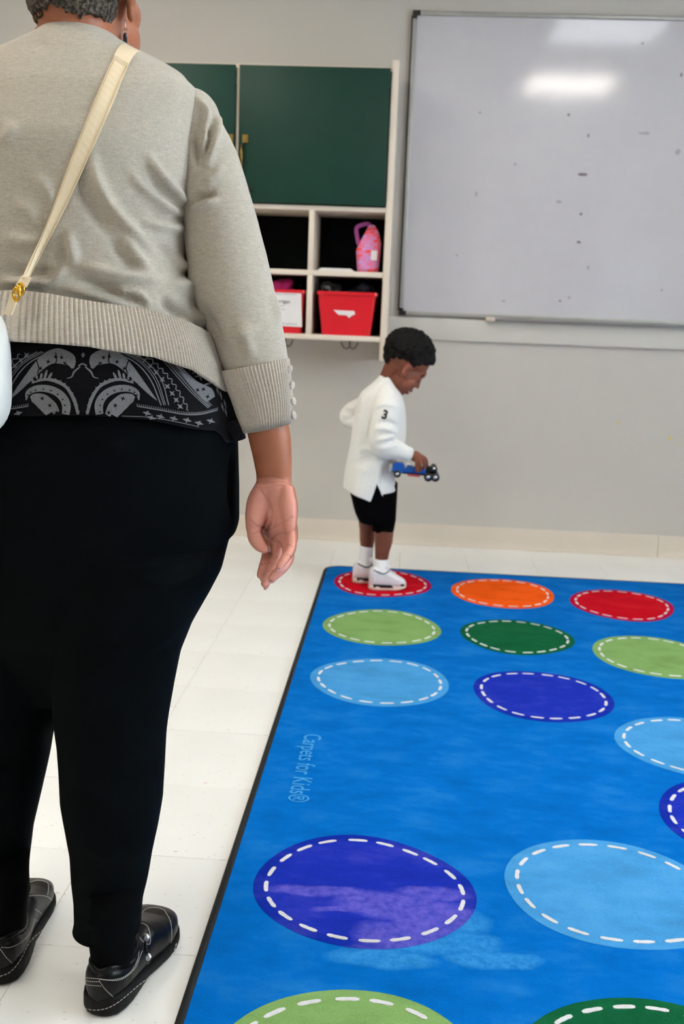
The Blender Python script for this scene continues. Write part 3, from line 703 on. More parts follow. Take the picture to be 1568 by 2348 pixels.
# ---- patterned shirt below the cardigan
lowb = [(-60, 782), (25, 782), (120, 788), (200, 795), (350, 820), (440, 850), (490, 884), (515, 905), (528, 917)]
topb = [(-60, 660), (20, 662), (100, 672), (200, 690), (320, 708), (400, 730), (440, 752), (470, 778), (492, 802)]
def ysurf(a): return YA-.185*math.sqrt(max(0, 1-min(1, abs(a-140)/390)**2))
def curve(pts, y): Q = sorted([(W(a, b_, ysurf(a)).x, W(a, b_, ysurf(a)).z) for a, b_ in pts]); return [q_[0] for q_ in Q], [q_[1] for q_ in Q]
cl, ct = curve(lowb, YA-.08), curve(topb, YA-.08)
shR = sil([(505, 840), (515, 880), (527, 912), (536, 945), (545, 985), (549, 1010)], YA)
zbot = [(25, 955), (120, 954), (200, 955), (340, 966), (420, 982), (470, 988), (500, 987), (522, 993), (540, 1006)]
zb_fn = sorted([(W(a, b_, ysurf(a)).x, W(a, b_, ysurf(a)).z) for a, b_ in zbot])
def zlow(x, z):
    xm_ = xc(.95); x2 = x if x > xm_ else 2*xm_-x
    return float(np.interp(x2, [q_[0] for q_ in zb_fn], [q_[1] for q_ in zb_fn]))
NT_, NZ = 240, 22; V = []; Fc = []
for j in range(NZ):
    for i in range(NT_):
        t = 2*PI*i/NT_; cs, sn = math.cos(t), math.sin(t)
        zz = .95
        for _ in range(3):
            r = shR(zz)-xc(zz)+.004; x = xc(zz)+r*math.copysign(abs(cs)**.9, cs)
            zl = zlow(x, zz); zu = float(np.interp(x if x > xc(1.0) else 2*xc(1.0)-x, *cl))+.028; zz = zl+(zu-zl)*j/(NZ-1)
        wv = .004*math.sin(9*t+1)*(1-j/(NZ-1))**2
        b = float(np.interp(zz, [.86, .95, 1.05], [.185, .170, .152])); f = .162
        V.append((x + wv*cs, YA+((b if sn < 0 else f)+.006+wv)*math.copysign(abs(sn)**.9, sn), zz))
for j in range(NZ-1):
    for i in range(NT_): a = j*NT_+i; b_ = j*NT_+(i+1) % NT_; Fc.append((a, b_, b_+NT_, a+NT_))
# hem turned under
o_ = len(V)
for i in range(NT_): v = Vector(V[i]); c = Vector((xc(v.z), YA, v.z)); V.append(tuple(c+(v-c)*.982+Vector((0, 0, .001))))
for i in range(NT_): b_ = (i+1) % NT_; Fc.append((o_+i, o_+b_, b_, i))
shirt_me = mesh('s', V, Fc, True)
sb = bvh(shirt_me)
# paisley print, drawn from strips laid on the cloth (crop pixels / 2.613 + 600)
PR = []
def c5(L): return [(a/2.613, 600+b_/2.613) for a, b_ in L]
def mir(L): return [(990-a, b_) for a, b_ in L]
def st_(L, wd, n=24, off=.0007, both=True):
    wd2 = [q_/2.613 for q_ in wd] if hasattr(wd, '__len__') else wd/2.613
    PR.append(ribbon(sb, c5(L), wd2, off, n)); 
    if both: PR.append(ribbon(sb, c5(mir(L)), wd2, off, n))
st_([(600, 935), (592, 860), (625, 800), (690, 765), (765, 760), (820, 785), (832, 830)], [44, 52, 48, 44, 40, 30, 6])       # paisley outer crescent
st_([(660, 930), (690, 880), (740, 835), (790, 815), (808, 812)], [70, 95, 90, 50, 4], 28)                                 # inner drop
st_([(522, 915), (545, 830), (590, 755), (650, 718), (720, 706), (800, 728)], [16, 22, 18, 22, 16, 6])
for k in range(12):
    t = k/11; q_ = spline([(522, 905), (545, 825), (590, 750), (650, 713), (720, 702), (790, 722)], 12)[k]; st_([(q_[0]+4, q_[1]+4), (q_[0]-9, q_[1]-11)], [14, 3], 4)
for a, b_ in (((700, 705), (678, 665)), ((722, 702), (708, 650)), ((745, 702), (738, 668)), ((768, 706), (772, 676)), ((790, 716), (806, 700))): st_([a, ((a[0]+b_[0])/2, (a[1]+b_[1])/2), b_], [10, 17, 8], 6)
st_([(552, 640), (572, 590), (640, 565), (700, 580), (760, 630), (830, 710), (900, 790), (940, 832)], [14, 80, 92, 78, 62, 44, 20, 3], 36)
for dx, dy, wd in ((0, 0, 7), (22, -6, 5), (34, -10, 5), (60, -8, 6)): st_([(705+dx, 548+dy), (820+dx, 612+dy), (905+dx, 715+dy), (965+dx*.75, 862+dy*.3)], wd, 26)
for k in range(9):   # chain of little stars and a wavy cord
    q_ = spline([(830, 560), (900, 625), (970, 705), (1030, 790), (1078, 868)], 9)[k]
    st_([(q_[0]-16, q_[1]-14), q_, (q_[0]+16, q_[1]+14)], [2, 15, 2], 7); st_([(q_[0]+13, q_[1]-15), q_, (q_[0]-13, q_[1]+15)], [2, 13, 2], 7)
cord = spline([(868, 555), (945, 625), (1015, 700), (1075, 790), (1128, 890)], 40); st_([(a+6*math.sin(i*1.6), b_-6*math.sin(i*1.6)) for i, (a, b_) in enumerate(cord)], 6, 80)
for dx, wd in ((0, 5), (18, 6), (34, 4), (52, 5)): st_([(965+dx, 578+dx*.05), (1060+dx, 690), (1150+dx*.9, 790), (1245+dx*.4, 878-dx*.3)], wd, 24)
st_([(1035, 590), (1100, 665), (1165, 735), (1235, 790), (1262, 825)], [20, 30, 44, 86, 60], 26)
for a, b_ in (((1130, 655), (1165, 640)), ((1150, 670), (1190, 662)), ((1165, 690), (1205, 690)), ((1195, 690), (1205, 715)), ((1100, 610), (1150, 625)), ((1220, 740), (1270, 730))): st_([a, ((a[0]+b_[0])/2, (a[1]+b_[1])/2-4), b_], [4, 12, 3], 6)
st_([(500, 545), (498, 560), (496, 575)], [4, 26, 4], 6, both=False)
st_([(470, 625), (495, 612), (520, 625)], 9, 8, both=False); st_([(510, 630), (545, 660), (560, 690), (590, 700)], [8, 12, 8, 4], 12)
st_([(820, 866), (960, 890), (1100, 915), (1200, 915), (1300, 890)], 6, 24)
for k in range(46):
    q_ = spline([(820, 864), (960, 888), (1100, 913), (1200, 913), (1300, 888)], 46)[k]; st_([(q_[0], q_[1]), (q_[0]+2, q_[1]-14)], 4, 3)
for a, b_ in ((880, 908), (960, 928), (1040, 940), (1120, 950), (1190, 968), (1260, 955), (905, 935)):
    st_([(a-26, b_-6), (a, b_), (a+26, b_+8)], [2, 20, 2], 7); st_([(a+8, b_-16), (a, b_), (a-8, b_+18)], [2, 15, 2], 7)
for a, b_ in ((1330, 870), (1350, 900), (1300, 770), (1320, 800), (1345, 850)): st_([(a-6, b_-26), (a, b_), (a+8, b_+30)], [2, 12, 2], 7)
st_([(730, 925), (860, 930), (980, 945), (1080, 965), (1190, 990)], 4, 20)
shirt = put('shirt', shirt_me, 'shirt_black', ad, label='black shirt with grey paisley print')
put('paisley_print', mesh('p', *joinvf(PR)), 'print', shirt, label='grey paisley print', kind='stuff')
DK = []
def dot(a, b_, r=9):
    for x_ in (a, 990-a):
        for L in ([(x_-r, b_-r*.4), (x_, b_), (x_+r, b_+r*.4)], [(x_+r*.4, b_-r), (x_, b_), (x_-r*.4, b_+r)]): DK.append(ribbon(sb, c5(L), [1.2, r/3.2, 1.2], .0012, 6))
for a, b_ in ((690, 862), (735, 820), (650, 905), (600, 610), (655, 570), (700, 600), (745, 640), (620, 575), (780, 700), (820, 740), (1215, 765), (1240, 810), (1180, 770), (660, 640)): dot(a, b_, 12)
for k in range(9):
    q_ = spline([(598, 900), (605, 840), (650, 790), (720, 765), (790, 775), (820, 800)], 9)[k]; dot(q_[0], q_[1], 6)
for L in ([(618, 935), (630, 870), (690, 805), (760, 785), (800, 795)], [(655, 545), (650, 590), (660, 620)], [(770, 590), (755, 640), (765, 670)]):
    for M_ in (L, mir(L)): DK.append(ribbon(sb, c5(M_), 2.4, .0012, 16))
put('print_detail', mesh('p', *joinvf(DK)), 'shirt_black', shirt, kind='stuff')
# the turned-up corner of the shirt at her right hip
fp = [W(*p_, YA-.05) for p_ in ((506, 972), (532, 968), (546, 985), (545, 1000), (538, 1014), (528, 992), (515, 985))]
V, Fc = loft([fp, [p_+Vector((.002, .02, .001)) for p_ in fp]]); put('shirt_corner', mesh('c', V, Fc), 'shirt_black', shirt)

# ---- cardigan body
toR = sil([(527, 915), (495, 830), (480, 790), (469, 750), (463, 700), (445, 660), (430, 625), (428, 560), (432, 510), (440, 470), (450, 400), (455, 300), (462, 240), (452, 205), (430, 184), (400, 162), (380, 150), (350, 134), (320, 120), (285, 100), (245, 79)], YA)
rings = []
z_sh = W(245, 79, YA).z
for z in list(np.linspace(1.035, 1.33, 24)) + list(np.linspace(1.345, z_sh+.004, 14)):
    r = toR(z)-xc(z)
    b = float(np.interp(z, [.98, 1.03, 1.08, 1.2, 1.3, 1.37, 1.42, 1.45, 1.47], [.165, .165, .150, .150, .150, .125, .095, .072, .060])); f = float(np.interp(z, [.98, 1.1, 1.25, 1.35, 1.42, 1.46], [.165, .17, .165, .12, .08, .05]))
    rings.append(ering((xc(z)+(.006 if z > 1.4 else 0), YA+(.02*max(0, z-1.3)/.15), z), r, b, 64, f, 2.3))
body = [loft(rings)]
cardi = fuse(body, .004, 6)
C6 = lambda L: [(a/3.136, 200+b_/3.136) for a, b_ in L]
folds(cardi, [
    (C6([(660, 430), (680, 620), (760, 800), (870, 950), (1000, 1080), (1120, 1180)]), .0075, 13), (C6([(590, 560), (600, 750), (700, 930), (830, 1080)]), -.005, 15),
    (C6([(1050, 460), (1120, 600), (1250, 740), (1350, 860)]), .007, 10), (C6([(1060, 640), (1200, 780), (1330, 900)]), -.005, 9),
    (C6([(930, 600), (1030, 730), (1200, 850), (1350, 920)]), .005, 10), (C6([(1000, 960), (1180, 1000), (1350, 1010)]), .005, 9), (C6([(1050, 900), (1200, 930), (1350, 960)]), -.004, 8),
    (C6([(480, 1030), (515, 1180), (530, 1290)]), .007, 12), (C6([(430, 1020), (470, 1180), (480, 1290)]), -.004, 12), (C6([(530, 1280), (700, 1310), (900, 1360), (1200, 1400)]), .008, 14),
    (C6([(860, 1050), (960, 1190), (1100, 1370)]), .006, 13), (C6([(800, 1080), (880, 1220), (980, 1330)]), -.004, 13),
    (C6([(0, 1330), (200, 1330), (420, 1320)]), -.006, 13), (C6([(0, 1395), (250, 1395), (450, 1400)]), .007, 12), (C6([(380, 1400), (440, 1340), (470, 1290)]), .006, 8),
    (C6([(500, 1380), (700, 1430), (900, 1500), (1060, 1560)]), -.008, 13), (C6([(450, 1440), (620, 1480), (800, 1530), (1000, 1570)]), .005, 9),
    (C6([(820, 1440), (900, 1480), (1010, 1500), (1090, 1590)]), .006, 8), (C6([(1200, 1400), (1330, 1440), (1430, 1510)]), .008, 14), (C6([(1150, 1500), (1260, 1610), (1380, 1700)]), -.008, 12), (C6([(1380, 1600), (1440, 1680), (1470, 1740)]), .007, 10),
    (C6([(1230, 1180), (1300, 1280), (1330, 1330)]), .006, 10), (C6([(1100, 1130), (1220, 1200), (1290, 1290)]), -.004, 10), (C6([(250, 620), (350, 740), (380, 850)]), .004, 14), (C6([(20, 1080), (200, 1110), (330, 1090)]), .004, 14), (C6([(100, 800), (220, 900), (300, 1000)]), .003, 16),
    (C6([(20, 420), (70, 330), (120, 250)]), .003, 14), ([(60, 110), (95, 100), (110, 95)], -.0012, 10)])
card = put('cardigan', cardi, 'knit', ad, label='light grey heather knit cardigan')
cb = bvh(cardi)   # note: mesh is already relative to the person
off_ad = ORG[ad.name]
class Shift:
    def __init__(s, b): s.b = b
    def ray_cast(s, o, d):
        l, n, i, q_ = s.b.ray_cast(o-off_ad, d)
        return (None if l is None else l+off_ad), n, i, q_
# ---- ribbed hem band
xe_l = W(529, 915, YA).x; xe_t = W(493, 802, YA).x
def band(NR, NZ, c_low, c_top, xr_low, xr_top, b0, b1, nribs, amp):
    V = []; Fc = []
    for j in range(NZ+1):
        t_ = j/NZ
        for i in range(NR):
            t = 2*PI*i/NR; cs, sn = math.cos(t), math.sin(t)
            xm_ = xc(1.0); r = (xr_low*(1-t_)+xr_top*t_)-xm_
            x = xm_+r*math.copysign(abs(cs)**.88, cs); xx = x if x > xm_ else 2*xm_-x
            kx = max(0., min(1., (xx-xm_)/r))
            xl_ = xm_+kx*(xr_low-xm_); xt_ = xm_+kx*(xr_top-xm_)
            zl = float(np.interp(xl_, *c_low)); zh = float(np.interp(xt_, *c_top)); z = zl+(zh-zl)*t_
            b = b0*(1-t_)+b1*t_; yy = (b if sn < 0 else .17)*math.copysign(abs(sn)**.88, sn)
            rb = amp*math.cos(nribs*t)+.003*math.sin(PI*t_)
            V.append((x+rb*cs, YA+yy+rb*sn, z))
    for j in range(NZ):
        for i in range(NR): a = j*NR+i; b_ = j*NR+(i+1) % NR; Fc.append((a, b_, b_+NR, a+NR))
    o_ = len(V)
    for i in range(NR): v = Vector(V[i]); c = Vector((xc(v.z), YA, v.z)); V.append(tuple(c+(v-c)*.975+Vector((0, 0, .002))))
    for i in range(NR): b_ = (i+1) % NR; Fc.append((o_+i, o_+b_, b_, i))
    return mesh('b', V, Fc, True)
put('hem_band', band(1960, 14, cl, ct, xe_l, xe_t, .192, .172, 245, .0013), 'rib', card, label='ribbed hem band')
# ---- sleeves
SL = [(214, 424, 452), (226, 410, 471), (246, 398, 489), (275, 392, 508), (310, 390, 528), (345, 392, 545), (400, 398, 563), (440, 405, 575), (490, 413, 590), (530, 420, 600), (570, 425, 611), (610, 429, 620), (655, 432, 630), (700, 444, 640), (740, 462, 649), (780, 480, 656), (815, 495, 661), (842, 507, 660), (872, 522, 659)]
def slv(rows, y0, y1, dep=1.0, n=56):
    rg = []
    for k, (py, xi, xo) in enumerate(rows):
        y = y0+(y1-y0)*k/(len(rows)-1); A_, B_ = W(xi, py, y), W(xo, py, y); c = (A_+B_)/2; rx = (B_.x-A_.x)/2
        tilt = .28 if k > 7 else .04*k
        rg.append([Vector((c.x+rx*math.cos(t), c.y+max(rx, .028)*dep*math.sin(t), c.z-rx*math.cos(t)*tilt*.35)) for t in np.linspace(0, 2*PI, n+1)[:-1]])
    return loft(rg)
slm = fuse([slv(SL, 1.462, 1.435, .95), ellip(W(436, 282, 1.462), (.043, .045, .047))], .0035, 5)
C7 = lambda L: [(360+a/2.935, 200+b_/2.935) for a, b_ in L]
folds(slm, [(C7([(262, 60), (320, 170), (330, 330), (285, 520)]), .006, 8), (C7([(340, 220), (345, 360), (300, 500)]), -.006, 7), (C7([(380, 160), (400, 300), (330, 560)]), .005, 10), (C7([(250, 300), (265, 430), (280, 540)]), -.006, 7),
            (C7([(235, 780), (300, 735), (400, 720)]), -.006, 8), (C7([(230, 840), (300, 790), (420, 760)]), .005, 9), (C7([(300, 640), (380, 600), (450, 520)]), .003, 12),
            (C7([(300, 1480), (380, 1640), (440, 1780)]), -.005, 14), (C7([(540, 1560), (600, 1700), (640, 1840)]), .003, 14), (C7([(430, 1700), (560, 1660), (700, 1620)]), .003, 12), (C7([(780, 1380), (800, 1480), (830, 1600)]), .003, 8)])
put('sleeve', slm, 'knit', card)
LS = [(a, 2*152-c_+20, 2*152-b_+20) for a, b_, c_ in SL]
def lsl():
    rg = []
    for k, (py, xi, xo) in enumerate(SL):
        y = 1.47; A_, B_ = W(xi, py, y), W(xo, py, y); c = (A_+B_)/2; rx = (B_.x-A_.x)/2; c.x = 2*xc(c.z)-c.x-.01
        rg.append([Vector((c.x+rx*math.cos(t), c.y+max(rx, .028)*math.sin(t), c.z+rx*math.cos(t)*.2)) for t in np.linspace(0, 2*PI, 57)[:-1]])
    return loft(rg)
lme = fuse([lsl()], .005, 5); put('sleeve', lme, 'knit', card)
sv = Shift(bvh(slm)); 
def cuff(mirror=False):
    rows = [(836, 504, 661), (845, 507, 662), (900, 531, 667), (935, 543, 669), (960, 551, 668), (982, 560, 664)]; NR = 420; V = []; Fc = []; tp = [(-10, 0), ]
    for k, (py, xi, xo) in enumerate(rows):
        y = 1.435-.012*k/5; A_, B_ = W(xi, py, y), W(xo, py, y); c = (A_+B_)/2; rx = (B_.x-A_.x)/2
        if mirror: c.x = 2*xc(c.z)-c.x-.01; c.y += .02
        for i in range(NR):
            t = 2*PI*i/NR; rb = .0011*math.cos(62*t); cs = math.cos(t)
            V.append((c.x+(rx+rb)*cs, c.y+(rx*.95+rb)*math.sin(t), c.z+.008*cs*(-1 if mirror else 1)*(1 if k > 3 else 1.4)))
    for j in range(len(rows)-1):
        for i in range(NR): a = j*NR+i; b_ = j*NR+(i+1) % NR; Fc.append((a, a+NR, b_+NR, b_))
    o_ = len(V); q0 = (len(rows)-1)*NR; cc = sum((Vector(V[q0+i]) for i in range(NR)), Vector())/NR
    for i in range(NR): v = Vector(V[q0+i]); V.append(tuple(cc+(v-cc)*.93+Vector((0, 0, .002))))
    for i in range(NR): b_ = (i+1) % NR; Fc.append((q0+i, o_+i, o_+b_, q0+b_))
    return mesh('c', V, Fc, True)
put('cuff', cuff(), 'rib', card, label='ribbed cuff'); put('cuff', cuff(True), 'rib', card, label='ribbed cuff')
for px, py, dx, tl_ in ((664, 847, 6, .25), (669, 884, 6, .15), (672, 919, 6, -.35), (673, 952, 6, -.25)):
    c = W(px, py, 1.425); ax = Vector((math.cos(tl_*.9), -.35, -math.sin(tl_))).normalized()
    rot = ax.to_track_quat('Z', 'Y').to_matrix()
    put('button', mesh('b', *joinvf([ellip(c, (.0068, .0068, .0034), rot, 18, 10), tube([c-ax*.008, c], [.0018, .0018], 8)]), True), 'rib', card)
# ---- seams (shoulder seam and neck rib)
sc_ = Shift(bvh(cardi))
SE = ribbon(sc_, [(447, 236), (443, 280), (441, 330), (441, 380)], 2.2, .0012, 24, 2)
# ---- shoes
def shoe(name, heel, toe, side):
    f = (toe-heel); L = f.length; f.normalize(); s = Vector((f.y, -f.x, 0)); up = Vector((0, 0, 1))
    def pt(u, v, w_): return heel+f*u*L+s*v+up*w_
    us = [0, .02, .06, .12, .2, .3, .42, .54, .66, .76, .85, .92, .97, .995]
    hw = np.interp(us, [0, .02, .06, .12, .2, .3, .42, .54, .66, .76, .85, .92, .97, 1], [.006, .018, .027, .033, .036, .036, .036, .039, .044, .047, .046, .040, .029, .008])
    of = np.interp(us, [0, .3, .5, .7, 1], [0, 0, .002, .004, -.004])*side
    st = np.interp(us, [0, .12, .3, .5, .7, .9, 1], [.034, .034, .030, .020, .017, .019, .026])      # welt height
    gb = np.interp(us, [0, .06, .3, .42, .55, .75, .9, 1], [.004, 0, 0, .004, 0, 0, .004, .016])     # underside
    tp = np.interp(us, [0, .05, .12, .2, .32, .42, .5, .58, .66, .76, .85, .92, .97, 1], [.070, .082, .080, .072, .066, .074, .086, .082, .072, .063, .058, .052, .044, .034])
    n = 40
    def ring(k, grow, zlo, zhi, pw):
        out = []
        for i in range(n):
            t = 2*PI*i/n; cs, sn = math.cos(t), math.sin(t)
            zc = (zlo+zhi)/2; hz = (zhi-zlo)/2
            out.append(pt(us[k], of[k]+(hw[k]+grow)*math.copysign(abs(cs)**pw, cs), zc+hz*math.copysign(abs(sn)**pw, sn)))
        return out
    e = []
    sole = fuse([loft([ring(k, .0035, gb[k], st[k]+.002, .35) for k in range(len(us))])], .003, 2)
    upper = fuse([loft([ring(k, 0, st[k]-.012, tp[k], .72) for k in range(len(us))])], .003, 4)
    e_ = put(name, upper, 'leather', ad)
    put('sole', sole, 'rubber', e_)
    # padded collar round the opening
    col_ = []
    for i in range(41):
        t = 2*PI*i/40; u = .25+.21*math.cos(t); v = .030*math.sin(t); z = float(np.interp(u, us, tp))-.004+.010*abs(math.sin(t))*0
        col_.append(pt(u, v*.95+float(np.interp(u, us, of)), z+.002))
    put('collar', mesh('c', *tube(col_, [.0055]*41, 10), True), 'leather', e_)
    # ankle in a black sock
    A0 = pt(.24, 0, .055); return e_, pt, Shift(bvh(upper)), Shift(bvh(sole))
hR, tR = G(222, 2336), G(372, 2122); hR.z = tR.z = 0
hL, tL = Vector((-.606, 1.388, 0)), Vector((-.640, 1.640, 0))
C3 = lambda L: [(a/3.564, 1900+b_/3.564) for a, b_ in L]
shR_, ptR, bU, bS = shoe('shoe', hR, tR, 1)
shL_, ptL, bUL, bSL = shoe('shoe', hL, tL, -1)
for pt_, nm, row in ((ptR, 'sock', RROW), (ptL, 'sock', LROW)):
    put('sock', mesh('s', *loft([ering(pt_(.23, 0, .05), .031, .040, 32, .048), ering(pt_(.22, 0, .085), .034, .043, 32, .046), ering(pt_(.22, 0, .12), .037, .046, 32, .045), ering(pt_(.22, 0, .2), .042, .046, 32, .048)]), True), 'sock', ad)
ST = []
for L in ([(640, 1190), (700, 1215), (800, 1225), (900, 1235), (1000, 1215), (1080, 1150), (1130, 1040), (1130, 900)], [(815, 1230), (930, 1240), (1010, 1220), (1100, 1140), (1160, 1000)], [(1340, 665), (1390, 760), (1400, 880), (1380, 1000), (1330, 1110)],
          [(1150, 700), (1200, 655), (1280, 648), (1340, 665)], [(810, 1240), (860, 1310), (940, 1390)], [(645, 1225), (720, 1245), (810, 1250)], [(640, 1255), (720, 1275), (830, 1285)], [(1150, 770), (1205, 800), (1225, 880), (1220, 940), (1180, 935), (1130, 880)], [(1220, 1090), (1220, 1150), (1180, 1225)], [(1205, 1090), (1205, 1150), (1170, 1215)]):
    ST += dashes(bU, C3(L), 1.3, 3.2, 1.3)
put('stitching', mesh('s', *joinvf(ST)), 'thread', shR_, kind='stuff')
SS = dashes(bS, C3([(632, 1440), (700, 1470), (800, 1480), (900, 1455), (1000, 1390), (1130, 1280), (1300, 1150), (1400, 1040), (1445, 920)]), 1.4, 7, 2.5)
put('welt_stitching', mesh('s', *joinvf(SS)), 'thread', shR_, kind='stuff')
for c_ in ((1187, 892), (1198, 1047)):
    q_ = C3([c_])[0]; h_ = hit(bU, q_[0], q_[1], .002)
    if h_: put('snap_button', mesh('b', *ellip(h_, (.0062, .0062, .003), (CAM-h_).to_track_quat('Z', 'Y').to_matrix(), 18, 10), True), 'steel', shR_)
h1, h2 = [hit(bU, *C3([q_])[0], .002) for q_ in ((1183, 930), (1190, 1020))]
if h1 and h2: put('loop', mesh('l', *tube([h1, (h1+h2)/2, h2], [.0018]*3, 8), True), 'leather', shR_)
ST = []
for L in ([(10, 970), (80, 970), (160, 935), (230, 870), (270, 780), (285, 735)], [(240, 440), (310, 425), (380, 440), (395, 480), (385, 550)], [(240, 552), (310, 548), (385, 558), (450, 610)], [(285, 660), (330, 690), (350, 740), (345, 760), (285, 750)], [(0, 980), (50, 1050), (110, 1110)]): ST += dashes(bUL, C3(L), 1.3, 3.2, 1.3)
put('stitching', mesh('s', *joinvf(ST)), 'thread', shL_, kind='stuff')
put('welt_stitching', mesh('s', *joinvf(dashes(bSL, C3([(0, 1205), (80, 1170), (160, 1080), (250, 920), (350, 820), (430, 710), (465, 620)]), 1.4, 7, 2.5))), 'thread', shL_, kind='stuff')
put('shoulder_seam', mesh('s', *SE), 'rib', card)
# ---- body: head, neck, trunk, legs, arms and hands as one surface
HC = W(188, -48, 1.475)                       # centre of the skull
yawH = math.radians(-10)                       # turned a little to her right
fw = Vector((math.sin(-yawH), math.cos(yawH), 0)); sd = Vector((fw.y, -fw.x, 0))
def hd(f, s, u): return HC+fw*f+sd*s+Vector((0, 0, u))
HR = Matrix((sd, fw, Vector((0, 0, 1)))).transposed()
NB = W(172, 95, 1.455)
hand = []
def P3(a, y): return W(a[0], a[1], y)
def chain(pts, rad, n=16, m=14):
    Q = [P3(p_, p_[2]) for p_ in pts]; L = spline([tuple(q_)+(r,) for q_, r in zip(Q, rad)], m)
    return tube([Vector(l[:3]) for l in L], [float(l[3]) for l in L], n)
ARM = [(905, 556, 650), (960, 561, 660), (1000, 568, 667), (1050, 580, 669), (1085, 587, 669), (1102, 588, 669), (1117, 585, 668)]
rg = []
for k, (py, xi, xo) in enumerate(ARM):
    A_, B_ = W(xi, py, 1.424), W(xo, py, 1.424); c = (A_+B_)/2; rx = (B_.x-A_.x)/2
    rg.append(ering(c, rx, rx*(.92 if k < 4 else .78), 32))
hand.append(loft(rg))
# palm: index side away from the camera, little-finger side near it
acr = Vector((-.80, .60, 0)).normalized(); nrm = Vector((-.60, -.80, 0)).normalized()
rg = []
for (px, py, hwid, th) in ((628, 1100, .025, .021), (627, 1118, .026, .020), (629, 1145, .030, .020), (634, 1175, .034, .018), (639, 1205, .036, .0145), (641, 1225, .036, .012), (642, 1238, .034, .009)):
    c = W(px, py, 1.424); rg.append([c+acr*hwid*math.copysign(abs(math.cos(t))**.8, math.cos(t))+nrm*th*math.sin(t) for t in np.linspace(0, 2*PI, 33)[:-1]])
hand.append(loft(rg))
hand.append(chain([(606, 1118, 1.424), (596, 1150, 1.416), (588, 1182, 1.412), (583, 1205, 1.412)], [.015, .019, .017, .0135]))            # ball of the thumb
hand.append(chain([(584, 1195, 1.412), (583, 1214, 1.410), (587, 1235, 1.406), (598, 1251, 1.402), (606, 1259, 1.400)], [.0135, .0115, .0118, .0102, .0075]))
hand.append(chain([(658, 1125, 1.410), (663, 1165, 1.400), (665, 1205, 1.398)], [.012, .013, .010]))                                        # little-finger pad
FING = [[(617, 1230, 1.448), (618, 1252, 1.442), (612, 1278, 1.432), (606, 1298, 1.420), (598, 1318, 1.410)],
        [(634, 1232, 1.436), (636, 1256, 1.428), (631, 1288, 1.412), (621, 1314, 1.398), (608, 1338, 1.387)],
        [(652, 1230, 1.418), (659, 1254, 1.408), (661, 1280, 1.392), (646, 1304, 1.376), (624, 1325, 1.367)],
        [(664, 1212, 1.402), (668, 1234, 1.392), (667, 1258, 1.378), (656, 1277, 1.364), (641, 1298, 1.354)]]
FR = [[.0098, .0094, .0090, .0084, .0068], [.0100, .0096, .0092, .0085, .0070], [.0094, .0092, .0086, .0080, .0066], [.0088, .0082, .0078, .0072, .0058]]
for f_, r_ in zip(FING, FR): hand.append(chain(f_, r_))
# her other hand mirrors this one
def mirror(vf): return [Vector((2*xc(v.z)-v.x-.012, v.y+.02, v.z)) for v in vf[0]], [tuple(reversed(g)) for g in vf[1]]
lhand = [mirror(h_) for h_ in hand]
zz = lambda py: W(150, py, YA).z
shx = .175; armR = [W(432, 330, 1.462), W(520, 560, 1.447), W(580, 800, 1.437), W(612, 960, 1.424)]
trunk = [loft([ering((xc(z), YA+.015, z), r, b, 40) for z, r, b in ((.55, .13, .08), (.7, .19, .11), (.85, .225, .13), (1.0, .2, .12), (1.15, .18, .11), (1.3, .185, .10), (1.38, .15, .075), (1.43, .075, .055), (1.455, .055, .05))]),
         tube([NB-Vector((0, 0, .06)), NB, W(176, 75, 1.458), W(180, 40, 1.465), HC-Vector((0, 0, .02))], [(.052, .055), (.050, .054), (.050, .055), (.052, .058), (.055, .06)], 28)]
arm = tube(armR, [.028, .040, .034, .026], 24); larm = mirror(arm)
def limb(rows, ya, yb):
    rg = []
    for (py, xi, xo) in rows[3:-4]:
        y = YA
        for _ in range(3): P = W((xi+xo)/2, py, y); y = yleg(P.z, ya, yb)
        A_, B_ = W(xi, py, y), W(xo, py, y); rx = abs(B_.x-A_.x)/2-.016; rg.append(ering((A_+B_)/2, rx, rx, 28))
    return rg
foot = []
for pt_, row, a_, b_ in ((ptR, RROW, 1.405, 1.45), (ptL, LROW, 1.475, 1.47)):
    r_ = limb(row, a_, b_); trunk.append(loft(r_)); last = sum(r_[-1], Vector())/28
    trunk.append(tube([last+Vector((0, 0, .06)), pt_(.24, 0, .06), pt_(.4, 0, .05), pt_(.7, 0, .04)], [.028, .026, .025, .018], 20))
head = [ellip(hd(-.028, 0, -.028), (.060, .058, .062), HR), ellip(hd(-.005, 0, .025), (.073, .092, .088), HR), ellip(hd(.03, 0, -.035), (.063, .068, .07), HR), ellip(hd(.035, 0, -.075), (.056, .056, .04), HR), ellip(hd(.078, 0, -.098), (.024, .02, .018), HR),
        ellip(hd(.035, .040, -.068), (.024, .045, .034), HR), ellip(hd(.035, -.040, -.068), (.024, .045, .034), HR),
        tube([hd(.088, 0, .012), hd(.108, 0, -.028)], [.009, .012], 14), ellip(hd(.104, 0, -.034), (.017, .012, .010), HR), ellip(hd(.088, 0, -.062), (.024, .011, .007), HR), ellip(hd(.086, 0, -.074), (.022, .011, .007), HR), ellip(hd(.08, 0, .028), (.05, .02, .014), HR)]
for s in (-1, 1):
    er = HR @ Matrix.Rotation(s*.35, 3, 'Z')
    head += [ellip(hd(.002, s*.072, -.010), (.009, .018, .032), er), ellip(hd(.004, s*.072, -.043), (.0065, .009, .014), er), ellip(hd(.045, s*.042, -.035), (.022, .03, .026), HR), ellip(hd(.045, s*.036, -.085), (.018, .034, .026), HR)]
bod = fuse(trunk+head+[arm, larm]+hand+lhand, .0026, 4)
